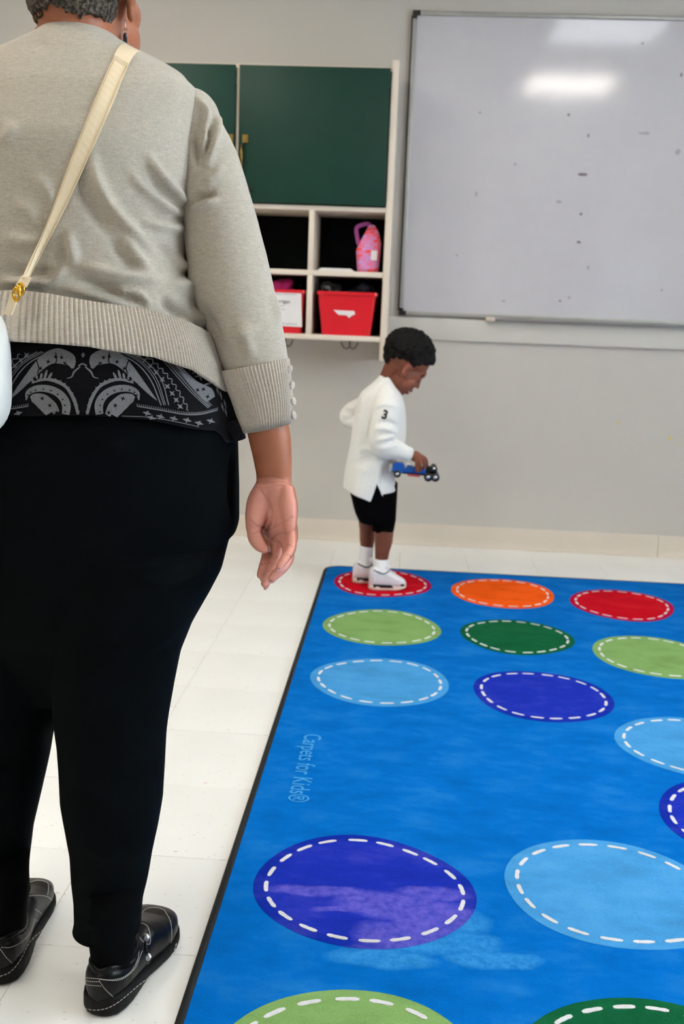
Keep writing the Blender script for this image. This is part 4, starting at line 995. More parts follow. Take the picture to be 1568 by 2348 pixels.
# finer skin on the visible hand, palm colour and creases
bm = bmesh.new(); bm.from_mesh(bod)
P_ = to_px(np.array([v.co for v in bm.verts])); bm.verts.ensure_lookup_table()
inh = (P_[:, 0] > 555) & (P_[:, 0] < 690) & (P_[:, 1] > 1070) & (P_[:, 1] < 1360)
ed = [e_ for e_ in bm.edges if inh[e_.verts[0].index] and inh[e_.verts[1].index] and e_.verts[0].co.x > -.4]
bmesh.ops.subdivide_edges(bm, edges=ed, cuts=1, use_grid_fill=True, smooth=.6); bm.to_mesh(bod); bm.free()
bod.polygons.foreach_set('use_smooth', [True]*len(bod.polygons))
A = co(bod); N = nor(bod); P_ = to_px(A)
facing = np.clip(-(N*(A-np.array(CAM))).sum(1)/np.linalg.norm(A-np.array(CAM), axis=1)*2+.1, 0, 1)
ish = (A[:, 0] > -.4) & (P_[:, 1] > 1060)
palmv = np.clip((P_[:, 1]-1092)/22, 0, 1)*np.clip((N@np.array(nrm))*1.8+.75, 0, 1)*ish
C_ = lambda L: [(520+a/4.27, 820+b_/4.27) for a, b_ in L]
cre = np.zeros(len(A)); dis = np.zeros(len(A))
for L, d_, wd in ((C_([(290, 1170), (400, 1160), (540, 1185)]), .0012, 1.6), (C_([(280, 1222), (420, 1222), (560, 1222), (635, 1245)]), .0016, 1.7), (C_([(290, 1268), (380, 1275), (470, 1255), (560, 1260)]), .0010, 1.6),
                  (C_([(330, 1290), (390, 1380), (435, 1500), (430, 1600), (385, 1680)]), .0022, 2.2), (C_([(400, 1350), (440, 1480), (480, 1570), (470, 1650)]), .0010, 1.8), (C_([(390, 1690), (470, 1660), (560, 1610), (640, 1560)]), .0012, 1.8), (C_([(440, 1790), (500, 1730), (570, 1720), (650, 1690)]), .0010, 1.8),
                  (C_([(225, 1590), (290, 1640), (360, 1660)]), .0013, 1.8), (C_([(235, 1730), (300, 1705), (365, 1715)]), .0010, 1.5), (C_([(365, 1915), (400, 1908), (440, 1925)]), .0010, 1.4), (C_([(330, 2020), (370, 2010), (420, 2022)]), .0010, 1.4), (C_([(580, 1930), (610, 1935), (630, 1965)]), .0010, 1.4), (C_([(590, 1830), (640, 1850), (670, 1845)]), .0010, 1.4), (C_([(440, 1960), (490, 1955)]), .001, 1.4), (C_([(400, 2090), (450, 2080)]), .001, 1.4)):
    q_, t_ = polydist(P_, spline(L, 16)); g_ = np.exp(-(q_/wd)**2)*facing*ish; cre = np.maximum(cre, g_); dis -= d_*g_
setco(bod, A+N*dis[:, None])
for nm, arr in (('palm', palmv), ('crease', cre)):
    at = bod.attributes.new(nm, 'FLOAT', 'POINT'); at.data.foreach_set('value', arr.astype(np.float32))
body_o = put('body', bod, 'skin', ad)
for f_, r_ in zip(FING+[[(587, 1235, 1.406), (598, 1251, 1.402), (606, 1259, 1.400)]], FR+[[.01, .01, .0085]]):
    a_, b_ = P3(f_[-2], f_[-2][2]), P3(f_[-1], f_[-1][2]); t_ = (b_-a_).normalized(); d_ = (-nrm - t_*(-nrm).dot(t_)).normalized()
    c = b_+d_*r_[-1]*.72+t_*.001; put('fingernail', mesh('n', *ellip(c, (.0050, .0070, .0018), Matrix((d_.cross(t_), t_, d_)).transposed(), 16, 10), True), 'nail', body_o)
# ---- hair
rs = random.Random(5); cur = []
for k in range(3000):
    z = rs.uniform(-1, 1); t = rs.uniform(0, 2*PI); q_ = math.sqrt(1-z*z); d = Vector((q_*math.cos(t), q_*math.sin(t), z))   # side, fwd, up
    f_, s_, u_ = d.y*.094-.006, d.x*.075, d.z*.092+.022
    line = -.062 if f_ < -.045 else (-.062+(f_+.045)*1.3 if f_ < .015 else .02+(f_-.015)*.55)
    if abs(s_) > .05 and f_ < .0: line = max(line, -.045)
    if u_ < line+rs.uniform(-.006, .006): continue
    r = rs.uniform(.0035, .006); cur.append(ellip(hd(f_, s_, u_), (r, r, r), None, 8, 6))
for k in range(2600):
    z = rs.uniform(-1, .3); t = rs.uniform(0, 2*PI); q_ = math.sqrt(1-z*z); d = Vector((q_*math.cos(t), q_*math.sin(t), z))
    f_, s_, u_ = d.y*.061-.028, d.x*.059, d.z*.063-.028
    if f_ > -.03+abs(s_)*.4 or u_ < -.064+.25*abs(abs(s_)-.035)+rs.uniform(-.005, .004): continue
    r = rs.uniform(.0026, .0046)*(.8 if u_ < -.06 else 1); cur.append(ellip(hd(f_, s_, u_), (r, r, r), None, 6, 5))
cur.append(ellip(hd(-.005, 0, .032), (.074, .092, .086), HR))
put('hair', fuse(cur, .0018, 1), 'grey_hair', ad, label='short dark hair flecked with grey')
# ---- face details
for s in (-1, 1):
    ey = put('eye', mesh('e', *ellip(hd(.078, s*.031, .004), (.012, .012, .010), HR, 16, 10), True), 'eye_white', body_o); put('iris', mesh('i', *ellip(hd(.0885, s*.031, .004), (.005, .002, .005), HR, 12, 8), True), 'eye_dark', ey)
# ---- earrings
for (ex, ey_, yy, disc) in ((287, 49, hd(.004, .072, -.05).y, False), (85, 43, hd(.004, -.072, -.05).y-.012, True)):
    top = W(ex, ey_, yy); q = empty('tmp', top, 'x', 'x'); bpy.data.objects.remove(q)
    s = 1/1500
    dn = lambda a: top-Vector((0, 0, a*s))
    hk = put('earring', mesh('h', *tube([dn(0)+Vector((0, .006, 0)), dn(-3), dn(2)+Vector((0, -.004, 0)), dn(10), dn(14)], [.0006]*5, 8), True), 'steel', ad, label='silver hook earring with black drop')
    ringp = [dn(20)+Vector((.0035*math.cos(t), .0008, .0035*math.sin(t))) for t in np.linspace(0, 2*PI, 21)]
    put('ring', mesh('r', *tube(ringp, [.0006]*21, 8), True), 'steel', hk)
    if disc: put('drop', mesh('d', *ellip(dn(36), (.0085, .003, .009), None, 20, 12), True), 'jet', hk)
    else: put('drop', mesh('d', *tube([dn(25), dn(27), dn(62), dn(64)], [.0020, .0030, .0030, .0020], 12), True), 'jet', hk)

# ================================================================== handbag with shoulder strap
bx0 = W(25, 760, 1.261).x; bz1, bz0 = W(0, 665, 1.24).z, W(0, 1040, 1.24).z
bag = empty('handbag', (bx0-.115, 1.245, bz0), 'white leather handbag with cream strap worn across the back', 'handbag')
bc = Vector((bx0-.115, 1.25, (bz0+bz1)/2)); hh_ = (bz1-bz0)/2
rg = []
for k, t in enumerate(np.linspace(-1, 1, 25)):
    g = (1-abs(t)**5)**.5 if abs(t) < 1 else .02
    wd = .115*(1-.05*(t+.0)**2)*max(g, .55 if abs(t) > .98 else 0)+.0; dp = .035*max(g, .3)
    if t < -.35: wd *= 1-.10*((-t-.35)/.65)**2
    rg.append([Vector((bc.x+wd*math.copysign(abs(math.cos(a))**.5, math.cos(a)), bc.y+dp*math.copysign(abs(math.sin(a))**.6, math.sin(a)), bc.z+hh_*t)) for a in np.linspace(0, 2*PI, 41)[:-1]])
put('body', mesh('b', *loft(rg), True), 'bag_white', bag)
# strap: up across the back, over the right shoulder, down the chest
edge = [((275, 103), (307, 121)), ((254, 150), (287, 170)), ((231, 200), (265, 222)), ((206, 260), (239, 285)), ((180, 322), (210, 350)), ((152, 395), (178, 418)), ((124, 470), (145, 490)), ((97, 540), (112, 556)), ((72, 600), (81, 612)), ((59, 640), (66, 647))]
el = spline([e_[0] for e_ in edge], 40); er = spline([e_[1] for e_ in edge], 40)
cbv = Shift(bvh(cardi)); V = []
for a_, b_ in zip(el, er):
    c = (a_+b_)/2
    ha, hb = hit(cbv, *a_, .004), hit(cbv, *b_, .004); hm = hit(cbv, *c, .004)
    V.append((ha or hm, hb or hm))
V = [v for v in V if v[0] and v[1]]
def smooth_pts(L, k=6):
    A_ = np.array([tuple(p_) for p_ in L])
    for _ in range(k): A_[1:-1] = (A_[:-2]+2*A_[1:-1]+A_[2:])/4
    return [Vector(p_) for p_ in A_]
La = smooth_pts([v[0] for v in V]); Lb = smooth_pts([v[1] for v in V])
for k in range(len(La)):   # the lower end swings free of the cloth and twists edge-on
    t = max(0, (k-24)/(len(La)-24)); dy = .03*t*t; La[k] = La[k]+(CAM-La[k]).normalized()*dy; Lb[k] = Lb[k]+(CAM-Lb[k]).normalized()*(dy*.6)
# continue over the shoulder and down the chest
t0 = (La[0]+Lb[0])/2; wv = (Lb[0]-La[0]); ws = wv.length
ov = [t0+Vector((.0, .045, .006)), t0+Vector((-.004, .10, -.02)), t0+Vector((-.02, .165, -.09)), t0+Vector((-.06, .20, -.2)), t0+Vector((-.12, .205, -.3)), t0+Vector((-.2, .20, -.4)), t0+Vector((-.29, .12, -.47))]
pa = [p_-Vector((1, -.1, -.35)).normalized()*ws*.5 for p_ in ov]; pb = [p_+Vector((1, -.1, -.35)).normalized()*ws*.5 for p_ in ov]
La = [Vector(p_) for p_ in spline(pa[::-1]+[La[0]], 30)][:-1]+La; Lb = [Vector(p_) for p_ in spline(pb[::-1]+[Lb[0]], 30)][:-1]+Lb
La = smooth_pts(La, 12); Lb = smooth_pts(Lb, 12)
rings = []
for k in range(len(La)):
    a_, b_ = La[k], Lb[k]; kk = min(k+1, len(La)-1); k0 = max(k-1, 0); tg_ = ((La[kk]+Lb[kk])-(La[k0]+Lb[k0])); nn = (b_-a_).cross(tg_).normalized()
    if nn.dot(CAM-a_) < 0 and k > 32: nn = -nn
    rings.append([a_, b_, b_-nn*.0035, a_-nn*.0035])
stp = put('strap', mesh('s', *loft(rings)), 'strap', bag, label='cream leather strap')
for (Lx, Ly, sgn) in ((La, Lb, 1), (Lb, La, 1)):
    L = []
    for k in range(30, len(La)-1):
        p_ = Lx[k]+(Ly[k]-Lx[k])*.10; L.append(p_+(CAM-p_).normalized()*.0008)
    put('edge_stitch', mesh('e', *tube(L, [.0005]*len(L), 6), True), 'strap_edge', stp)
# gold clasp and lower tab
e0 = (La[-1]+Lb[-1])/2; e1 = W(48, 655, e0.y-.005); e2 = W(38, 675, 1.235); e3 = W(30, 700, 1.235); e4 = W(24, 722, 1.24)
put('strap_tab', mesh('t', *loft([[e0+Vector((-.006, 0, .004)), e0+Vector((.006, 0, .002)), e0+Vector((.006, .004, .002)), e0+Vector((-.006, .004, .004))], [e1+Vector((-.007, 0, 0)), e1+Vector((.006, 0, -.002)), e1+Vector((.006, .004, -.002)), e1+Vector((-.007, .004, 0))]])), 'strap', bag)
put('clasp', mesh('c', *joinvf([tube([e1+Vector((.004*math.cos(t), -.001, .007*math.sin(t)-.004)) for t in np.linspace(0, 2*PI, 17)], [.0016]*17, 8), ellip((e1+e2)/2, (.004, .004, .007), None, 14, 10), tube([e2+Vector((.004*math.cos(t), -.001, .008*math.sin(t))) for t in np.linspace(0, 2*PI, 17)], [.0017]*17, 8)]), True), 'gold', bag, label='gold swivel clasp')
put('strap_tab', mesh('t', *loft([[e2+Vector((-.008, 0, 0)), e2+Vector((.002, 0, -.002)), e2+Vector((.002, .004, -.002)), e2+Vector((-.008, .004, 0))], [e4+Vector((-.009, 0, 0)), e4+Vector((.001, 0, 0)), e4+Vector((.001, .004, 0)), e4+Vector((-.009, .004, 0))]])), 'strap', bag)

# ================================================================== small boy with a toy truck
kid = empty('person', (-.05, 3.93, .0105), 'small boy in white shirt and black shorts standing on the red circle', 'person')
K = lambda a, b_, y=3.93: W(740+a/4.9, 740+b_/4.9, y)        # crop pixels of the upper half
K2 = lambda a, b_, y=3.93: W(740+a/4.9, 1080+b_/4.9, y)      # crop pixels of the lower half
YK = 3.935
# ---- head
KC = K(958, 385, YK); al = math.radians(36); ya_ = math.radians(12)
kf = Vector((math.cos(al)*math.cos(ya_), math.cos(al)*math.sin(ya_), -math.sin(al))); ks = Vector((math.sin(ya_), -math.cos(ya_), 0)); ku = ks.cross(kf)
KR = Matrix((kf, ks, ku)).transposed()
kh = lambda f, s, u: KC+kf*f+ks*s+ku*u
E_ = lambda f, s, u, r: ellip(kh(f, s, u), r, KR, 24, 16)
khead = [E_(0, 0, .005, (.092, .071, .085)), E_(.036, 0, -.05, (.060, .056, .068)), E_(.03, 0, -.092, (.05, .044, .042)), E_(.062, 0, -.120, (.017, .020, .015)),
         E_(.083, 0, -.018, (.017, .040, .022)), tube([kh(.090, 0, -.034), kh(.099, 0, -.062)], [.007, .008], 12), E_(.100, 0, -.067, (.010, .010, .008)), E_(.095, .009, -.070, (.007, .006, .006)), E_(.095, -.009, -.070, (.007, .006, .006)),
         E_(.086, 0, -.094, (.012, .018, .0075)), E_(.081, 0, -.111, (.011, .015, .0065))]
for s in (-1, 1):
    khead += [E_(.058, s*.030, -.080, (.030, .024, .030)), E_(.074, s*.027, -.045, (.014, .016, .011)), ellip(kh(.014, s*.064, -.050), (.016, .009, .026), KR @ Matrix.Rotation(-s*.45, 3, 'Z'), 20, 14), tube([kh(.014+.014*math.cos(t), s*(.068-.004*math.cos(t)), -.049+.022*math.sin(t)) for t in np.linspace(.6, 5.2, 14)], [.004]*14, 10)]
nk = [K(700, 720, YK), K(745, 620, YK), kh(-.022, 0, -.045)]
kbody = khead+[tube(nk, [.040, .038, .044], 24)]
# trunk and limbs (mostly under the clothes)
kbody.append(loft([ering(K(px, py, YK), r, b, 32) for px, py, r, b in ((700, 760, .035, .05), (670, 850, .065, .09), (650, 1000, .075, .095), (620, 1250, .07, .09), (590, 1500, .07, .09), (570, 1800, .065, .085))]))
SHn, ELn, WRn = K(690, 870, YK-.095), K(640, 1370, YK-.125), K(1000, 1492, YK-.125)
kbody.append(tube([SHn, (SHn+ELn)/2, ELn, (ELn+WRn)/2, WRn], [.03, .028, .026, .023, .0175], 18))
SHf, ELf, WRf = K(560, 880, YK+.095), K(262, 1060, YK+.12), K(450, 1150, YK+.07)
kbody.append(tube([SHf, (SHf+ELf)/2, ELf, (ELf+WRf)/2, WRf], [.03, .027, .024, .021, .018], 18))
kbody.append(ellip(K(480, 1165, YK+.06), (.028, .02, .018)))
def kch(pts, rad, n=12, m=10):
    Q = [K(a, b_, YK+y) for a, b_, y in pts]; L = spline([tuple(q_)+(r,) for q_, r in zip(Q, rad)], m); return tube([Vector(l[:3]) for l in L], [float(l[3]) for l in L], n)
kbody.append(kch([(1000, 1490, -.125), (1035, 1500, -.125), (1080, 1520, -.124)], [.017, .022, .019]))
for p_, r in (([(1090, 1500, -.138), (1130, 1545, -.142), (1140, 1600, -.143), (1128, 1648, -.140)], [.0075, .0068, .0062, .0050]),
              ([(1075, 1520, -.145), (1095, 1575, -.151), (1098, 1630, -.151), (1090, 1670, -.147)], [.0075, .0070, .0064, .0052]),
              ([(1050, 1535, -.143), (1055, 1590, -.150), (1055, 1640, -.150), (1050, 1672, -.145)], [.0075, .0068, .0062, .0050]),
              ([(1105, 1495, -.122), (1155, 1530, -.124), (1172, 1580, -.126), (1168, 1620, -.127)], [.0072, .0066, .0060, .0048]),
              ([(1040, 1520, -.108), (1080, 1560, -.085), (1100, 1610, -.072), (1105, 1640, -.075)], [.0085, .0078, .0070, .0056])): kbody.append(kch(p_, r))
legN = [(690, 560, .042), (690, 690, .0375), (682, 800, .036), (668, 900, .030), (660, 990, .026), (655, 1100, .024)]
legF = [(505, 560, .038), (500, 670, .032), (498, 760, .031), (495, 850, .027), (490, 1000, .023), (486, 1060, .022)]
YN_, YF_ = 3.885, 3.985
for rows, yy in ((legN, YN_), (legF, YF_)): kbody.append(loft([ering(K2(a, b_, yy), r, r*1.02, 24) for a, b_, r in rows]))
kb = fuse(kbody, .0022, 3)
A = co(kb); N = nor(kb)
Lc = (A-np.array(KC)) @ np.array(KR)                       # head coordinates: forward, side, up
er_ = ((Lc[:, 0]-.018)/.0075)**2+((Lc[:, 2]+.048)/.014)**2; earin = np.exp(-er_)*(np.abs(Lc[:, 1]) > .052)
setco(kb, A-np.sign(Lc[:, 1:2])*np.array(ks)*(earin*.006)[:, None])
lowf = np.exp(-(((Lc[:, 0]-.06)/.03)**2+((np.abs(Lc[:, 1])-.035)/.02)**2+((Lc[:, 2]+.08)/.025)**2))*.5
for nm, q_ in (('palm', np.clip(lowf+np.exp(-(((Lc[:, 0]-.014)/.018)**2+((Lc[:, 2]+.05)/.028)**2))*(np.abs(Lc[:, 1]) > .057)*.9, 0, 1)), ('crease', np.clip(earin*5.5, 0, 4.5))): at = kb.attributes.new(nm, 'FLOAT', 'POINT'); at.data.foreach_set('value', q_.astype(np.float32))  # crease here paints shade into the colour of the ear hollow
kbo = put('body', kb, 'child_skin', kid)
for s in (-1, 1):   # lowered eyelids with a dark lash line, and lips
    ey = put('eyelid', mesh('e', *ellip(kh(.083, s*.027, -.046), (.009, .0125, .0085), KR, 16, 10), True), 'child_skin', kbo)
    L = [kh(.0885-.004*abs(t)**2, s*.027+t*.012, -.0535-.001*(1-t*t)) for t in np.linspace(-1, 1, 9)]; put('lashes', mesh('l', *tube(L, [.0013]*9, 6), True), 'eye_dark', ey)
    L = [kh(.0905-.010*abs(t)**2*(1 if t*s > 0 else .3), s*.028+t*.016, -.024+.003*(1-t*t)) for t in np.linspace(-1, 1, 9)]; put('eyebrow', mesh('l', *tube(L, [(.0022, .0012)]*9, 6), True), 'child_hair', kbo)
put('lips', mesh('l', *joinvf([E_(.0885, 0, -.0955, (.0100, .015, .0055)), E_(.0835, 0, -.1095, (.0095, .0135, .0052))]), True), 'lip', kbo)
# ---- hair
rs = random.Random(11); cur = [E_(-.004, 0, .014, (.094, .074, .084))]
for k in range(2600):
    z = rs.uniform(-1, 1); t = rs.uniform(0, 2*PI); q_ = math.sqrt(1-z*z); f_, s_, u_ = q_*math.cos(t), q_*math.sin(t), z
    F_, S_, U_ = f_*.098-.004, s_*.076, u_*.09+.010
    line = float(np.interp(F_, [-.11, -.09, -.06, -.035, -.005, .02, .035, .05, .075, .11], [-.085, -.075, -.050, -.026, -.014, -.022, -.010, .018, .034, .040]))
    if abs(S_) < .03 and F_ < 0: line = min(line, -.072)
    if U_ < line+rs.uniform(-.004, .004): continue
    g_ = 1.0 if U_ > -.005 else .62
    r = rs.uniform(.006, .0105)*g_; o_ = rs.uniform(-.003, .006)*g_; cur.append(ellip(kh(F_+f_*o_, S_+s_*o_, U_+u_*o_), (r, r, r), None, 8, 6))
put('hair', fuse(cur, .0025, 1), 'child_hair', kid, label='short black curly hair')
# ---- shirt: back and front panels parted by the side slit
KROW = [(600, 640, 760), (640, 600, 790), (690, 545, 820), (740, 480, 850), (790, 425, 885), (850, 398, 905), (930, 380, 925), (1030, 358, 935), (1150, 335, 935), (1274, 315, 930), (1400, 300, 900), (1470, 288, 860), (1570, 272, 830), (1666, 258, 815), (1760, 247, 820), (1830, 240, 830), (1870, 234, 840)]
def krow(py): return [float(np.interp(py, [r[0] for r in KROW], [r[i] for r in KROW])) for i in (1, 2)]
NRg = 96; V = []; Fc = []; NZk = 44; slit = 1720
cols = [(-PI/2 + 2*PI*i/NRg) for i in range(NRg+1)]          # starts and ends on the slit, nearest the camera
for j in range(NZk):
    for i, t in enumerate(cols):
        cs, sn = math.cos(t), math.sin(t)
        back = cs < 0
        # hem: lower at the back panel, falling towards the slit
        q_ = (i/NRg)
        pyb = 1965-115*max(0, -cs)**.8 if back or i == NRg else (1895-45*max(0, cs))
        if i == 0: pyb = 1895
        py = 600+(pyb-600)*(j/(NZk-1))
        xl, xr = krow(min(py, 1870)); d = float(np.interp(py, [600, 690, 790, 930, 1250, 1500, 1900], [.046, .075, .098, .105, .105, .108, .112]))
        c = K((xl+xr)/2, py, YK); a_, b_ = K(xl, py, YK), K(xr, py, YK); r = (b_.x-a_.x)/2; pw = .85
        x = c.x+r*math.copysign(abs(cs)**pw, cs); y = YK+d*math.copysign(abs(sn)**pw, sn)
        wr = .0035*math.sin(5*t+py*.006)*min(1, max(0, (py-900)/500)); x += wr*cs; y += wr*sn
        if py > slit:
            k_ = (py-slit)/245
            if i == 0: x += .040*k_+.024
            elif i == NRg: x += .036*(1-k_*.9)
            elif i < 6: x += (.040*k_+.024)*(1-i/6)
            elif i > NRg-6: x += .036*(1-k_*.9)*(1-(NRg-i)/6)
        else:
            kk = max(0, 1-min(i, NRg-i)/6)*.032*max(0, (py-1400)/320) if py > 1400 else 0; x += kk
        V.append((x, y, c.z))
nc = NRg+1
for j in range(NZk-1):
    for i in range(NRg): a = j*nc+i; Fc.append((a, a+nc, a+nc+1, a+1))
    if 600+(1900-600)*(j/(NZk-1)) < slit-30: a = j*nc; Fc.append((a+NRg, a+nc+NRg, a+nc, a))
sm = mesh('s', V, Fc, True)
md = bpy.data.objects.new('tmp', sm); COL.objects.link(md); so = md.modifiers.new('s', 'SOLIDIFY'); so.thickness = .003; so.offset = -1; ss = md.modifiers.new('u', 'SUBSURF'); ss.levels = 1; ss.render_levels = 1
dg = bpy.context.evaluated_depsgraph_get(); dg.update(); sm2 = bpy.data.meshes.new_from_object(md.evaluated_get(dg)); bpy.data.objects.remove(md); bpy.data.meshes.remove(sm); sm = sm2
sm.polygons.foreach_set('use_smooth', [True]*len(sm.polygons))
CK = lambda L: [(740+a/4.9, 740+b_/4.9) for a, b_ in L]
folds(sm, [(CK([(560, 900), (520, 1100), (480, 1300)]), .003, 6), (CK([(460, 800), (430, 1000), (390, 1200)]), .002, 7), (CK([(600, 1460), (480, 1420), (380, 1450)]), .004, 6), (CK([(620, 1560), (520, 1640), (420, 1700)]), .003, 8), (CK([(560, 1500), (440, 1560), (340, 1600)]), -.003, 6), (CK([(700, 1480), (640, 1600), (600, 1800)]), .003, 8)])
ksh = put('shirt', sm, 'white_cotton', kid, label='white long-sleeved shirt')
# collar
cr = []
for (py0, xl, xr, d, z_up) in ((612, 622, 800, .052, 0), (588, 640, 782, .049, 0), (578, 655, 768, .046, 0), (590, 662, 762, .042, 0), (625, 660, 770, .042, 0)):
    rg_ = []
    for t in np.linspace(0, 2*PI, 41)[:-1]:
        drop = (1+math.cos(t))*.5*150        # open and lower at the throat
        P = K((xl+xr)/2+(xr-xl)/2*math.cos(t)+drop*.45, py0+drop, YK); rg_.append(Vector((P.x, YK+d*math.sin(t), P.z)))
    cr.append(rg_)
put('collar', mesh('c', *loft(cr, cap=False), True), 'white_cotton', ksh)
slv_n = fuse([tube([Vector(p_[:3]) for p_ in spline([tuple(K(700, 800, YK-.07)), tuple(K(715, 930, YK-.10)), tuple(K(700, 1120, YK-.118)), tuple(K(668, 1310, YK-.125)), tuple(K(700, 1395, YK-.130)), tuple(K(820, 1425, YK-.130)), tuple(K(955, 1475, YK-.126))], 26)], [float(r) for r in np.interp(np.linspace(0, 1, 26), [0, .2, .45, .62, .72, .85, 1], [.038, .058, .056, .050, .044, .037, .027])], 28)], .003, 5)
folds(slv_n, [(CK([(560, 960), (700, 920), (850, 960)]), .003, 5), (CK([(600, 1140), (740, 1120), (900, 1200)]), -.004, 6), (CK([(560, 1200), (700, 1190), (850, 1260)]), .004, 6), (CK([(580, 1340), (720, 1290), (860, 1250)]), .004, 6), (CK([(620, 1420), (760, 1390), (900, 1350)]), .003, 6), (CK([(600, 1280), (760, 1250), (900, 1300)]), -.003, 5)])
sl1 = put('sleeve', slv_n, 'white_cotton', ksh)
a_, b_ = K(945, 1468, YK-.126), K(992, 1486, YK-.125)
put('cuff', mesh('c', *tube([a_, a_+(b_-a_)*.15, b_], [.0265, .0285, .0255], 28, 'flat'), True), 'white_cotton', ksh)
slv_f = fuse([tube([Vector(p_) for p_ in spline([tuple(K(520, 900, YK+.06)), tuple(K(400, 945, YK+.10)), tuple(K(305, 1000, YK+.12)), tuple(K(268, 1068, YK+.12)), tuple(K(340, 1105, YK+.10)), tuple(K(430, 1140, YK+.08))], 22)], [float(r) for r in np.interp(np.linspace(0, 1, 22), [0, .3, .6, 1], [.034, .033, .030, .026])], 26)], .003, 5)
folds(slv_f, [(CK([(250, 920), (300, 960), (370, 950)]), .003, 5), (CK([(210, 1040), (280, 1040), (350, 1030)]), .003, 5), (CK([(230, 1100), (300, 1080), (350, 1070)]), -.003, 4)])
put('sleeve', slv_f, 'white_cotton', ksh)
# number on the sleeve
tm = text_mesh('3', .047, .0018, sx=.95); A = co(tm); bs_ = Shift.__new__(Shift); ob = bvh(slv_n); okid = ORG[kid.name]
VV = []
for v in A:
    ang = math.radians(-14); x_, y_ = v[0]*math.cos(ang)-v[1]*math.sin(ang), v[0]*math.sin(ang)+v[1]*math.cos(ang)
    P = K(697, 1038, YK-.17)+Vector((x_, 0, y_)); d = (P-CAM).normalized(); l, n_, i_, q_ = ob.ray_cast(CAM-okid, d)
    VV.append((l+okid+(-d)*.0016) if l else P)
tm.vertices.foreach_set('co', np.array([tuple(v) for v in VV], np.float32).ravel()); tm.update(); put('number', tm, 'black', sl1, label='black number 3')
# ---- shorts
sr = []
for (py, xl, xr) in ((120, 275, 842), (225, 300, 838), (310, 322, 834), (392, 340, 830), (470, 362, 826), (560, 405, 822)):
    c = K2((xl+xr)/2, py, YK); r = K2(xr, py, YK).x-c.x; sr.append(ering(c, r, .098, 40, .098, 2.4))
def sleg(rows, yy): return loft([ering(K2((a+b_)/2, py, yy), K2(b_, py, yy).x-K2((a+b_)/2, py, yy).x, (b_-a)*.000175, 32, None, 2.2) for py, a, b_ in rows])
shm = fuse([loft(sr), sleg([(330, 500, 830), (480, 530, 825), (600, 562, 812), (660, 575, 800), (690, 585, 785)], YN_), sleg([(330, 330, 640), (480, 372, 620), (580, 412, 610), (640, 425, 600), (672, 432, 590)], YF_)], .003, 4)
put('shorts', shm, 'shorts', kid, label='black knee-length shorts')
# ---- socks and shoes
def kshoe(hx, hy, toe_dir, yy):
    """small high-top trainer, 15.5 cm long"""
    heel = hx; L = .152; f = toe_dir.normalized(); s_ = Vector((f.y, -f.x, 0)); up = Vector((0, 0, 1)); z0 = .0105
    def pt(u, v, w_): return Vector((heel.x, heel.y, z0))+f*u*L+s_*v+up*w_
    us = [0, .03, .1, .2, .35, .5, .65, .8, .9, .96, 1.0]
    hw = [.008, .018, .025, .028, .028, .030, .033, .033, .028, .020, .006]
    tp = [.068, .084, .094, .090, .084, .080, .066, .053, .045, .038, .026]; n = 36
    def ring(k, g, lo, hi, pw): return [pt(us[k], (hw[k]+g)*math.copysign(abs(math.cos(t))**pw, math.cos(t)), (lo+hi)/2+(hi-lo)/2*math.copysign(abs(math.sin(t))**pw, math.sin(t))) for t in np.linspace(0, 2*PI, n+1)[:-1]]
    up_ = fuse([loft([ring(k, 0, .012, tp[k], .7) for k in range(11)])], .0022, 3)
    e = put('shoe', up_, 'kshoe', kid, label='white trainer with black trim')
    lo = np.interp(us, [0, .1, .7, 1], [.002, 0, 0, .010])
    put('sole', fuse([loft([ring(k, .003, lo[k], .021-.004*(us[k] > .6), .4) for k in range(11)])], .0022, 1), 'ksole', e)
    for sg in (1, -1):
        pn = [pt(u, sg*(float(np.interp(u, us, hw))+.0035), w_) for u, w_ in ((.08, .026), (.56, .024), (.62, .014), (.10, .013))]; qn = [pt(u, sg*(float(np.interp(u, us, hw))+.0005), w_) for u, w_ in ((.08, .026), (.56, .024), (.62, .014), (.10, .013))]
        put('midsole_panel', mesh('m', *loft([pn, qn])), 'black', e)
        put('toe_vent', mesh('m', *ellip(pt(.86, sg*.0315, .024), (.009, .003, .0045), Matrix((f, s_, up)).transposed(), 12, 8), True), 'black', e)
        L_ = [pt(u, sg*float(np.interp(u, us, hw))*q_, w_) for u, w_, q_ in ((.10, .084, .85), (.22, .076, .97), (.33, .070, 1.02), (.42, .074, .97), (.5, .080, .7))]
        put('collar_trim', mesh('c', *tube([Vector(p_) for p_ in spline(L_, 14)], [.0022]*14, 8), True), 'trim', e)
        put('wing', mesh('w', *ellip(pt(.60, sg*.026, .044), (.011, .005, .010), Matrix((f, s_, up)).transposed(), 12, 8), True), 'grey_mesh', e)
    lac = [tube([pt(u, -.013, z_+.001), pt(u+.01, 0, z_+.004), pt(u, .013, z_+.001)], [.0018]*3, 8) for u, z_ in ((.52, .079), (.58, .073), (.64, .067), (.70, .061))]
    for q_ in lac: put('lace', mesh('l', *q_, True), 'white_sock', e)
    put('tongue', mesh('t', *ellip(pt(.47, 0, .090), (.012, .018, .014), Matrix((f, s_, up)).transposed(), 16, 10), True), 'kshoe', e)
    return pt
MAT['kshoe'] = plain('white_trainer_leather', (232, 230, 231), .45, .04, 40)
MAT['ksole'] = plain('cream_rubber_sole', (226, 212, 196), .6, .05, 40)
MAT['trim'] = plain('dark_green_trim', (60, 80, 78), .6, .1)
MAT['grey_mesh'] = plain('grey_mesh', (178, 172, 174), .7, .1)
fd = Vector((1, .22, 0))
gN = K2(512, 1335, 3.9); gN = G(740+512/4.9, 1080+1340/4.9, .0105)
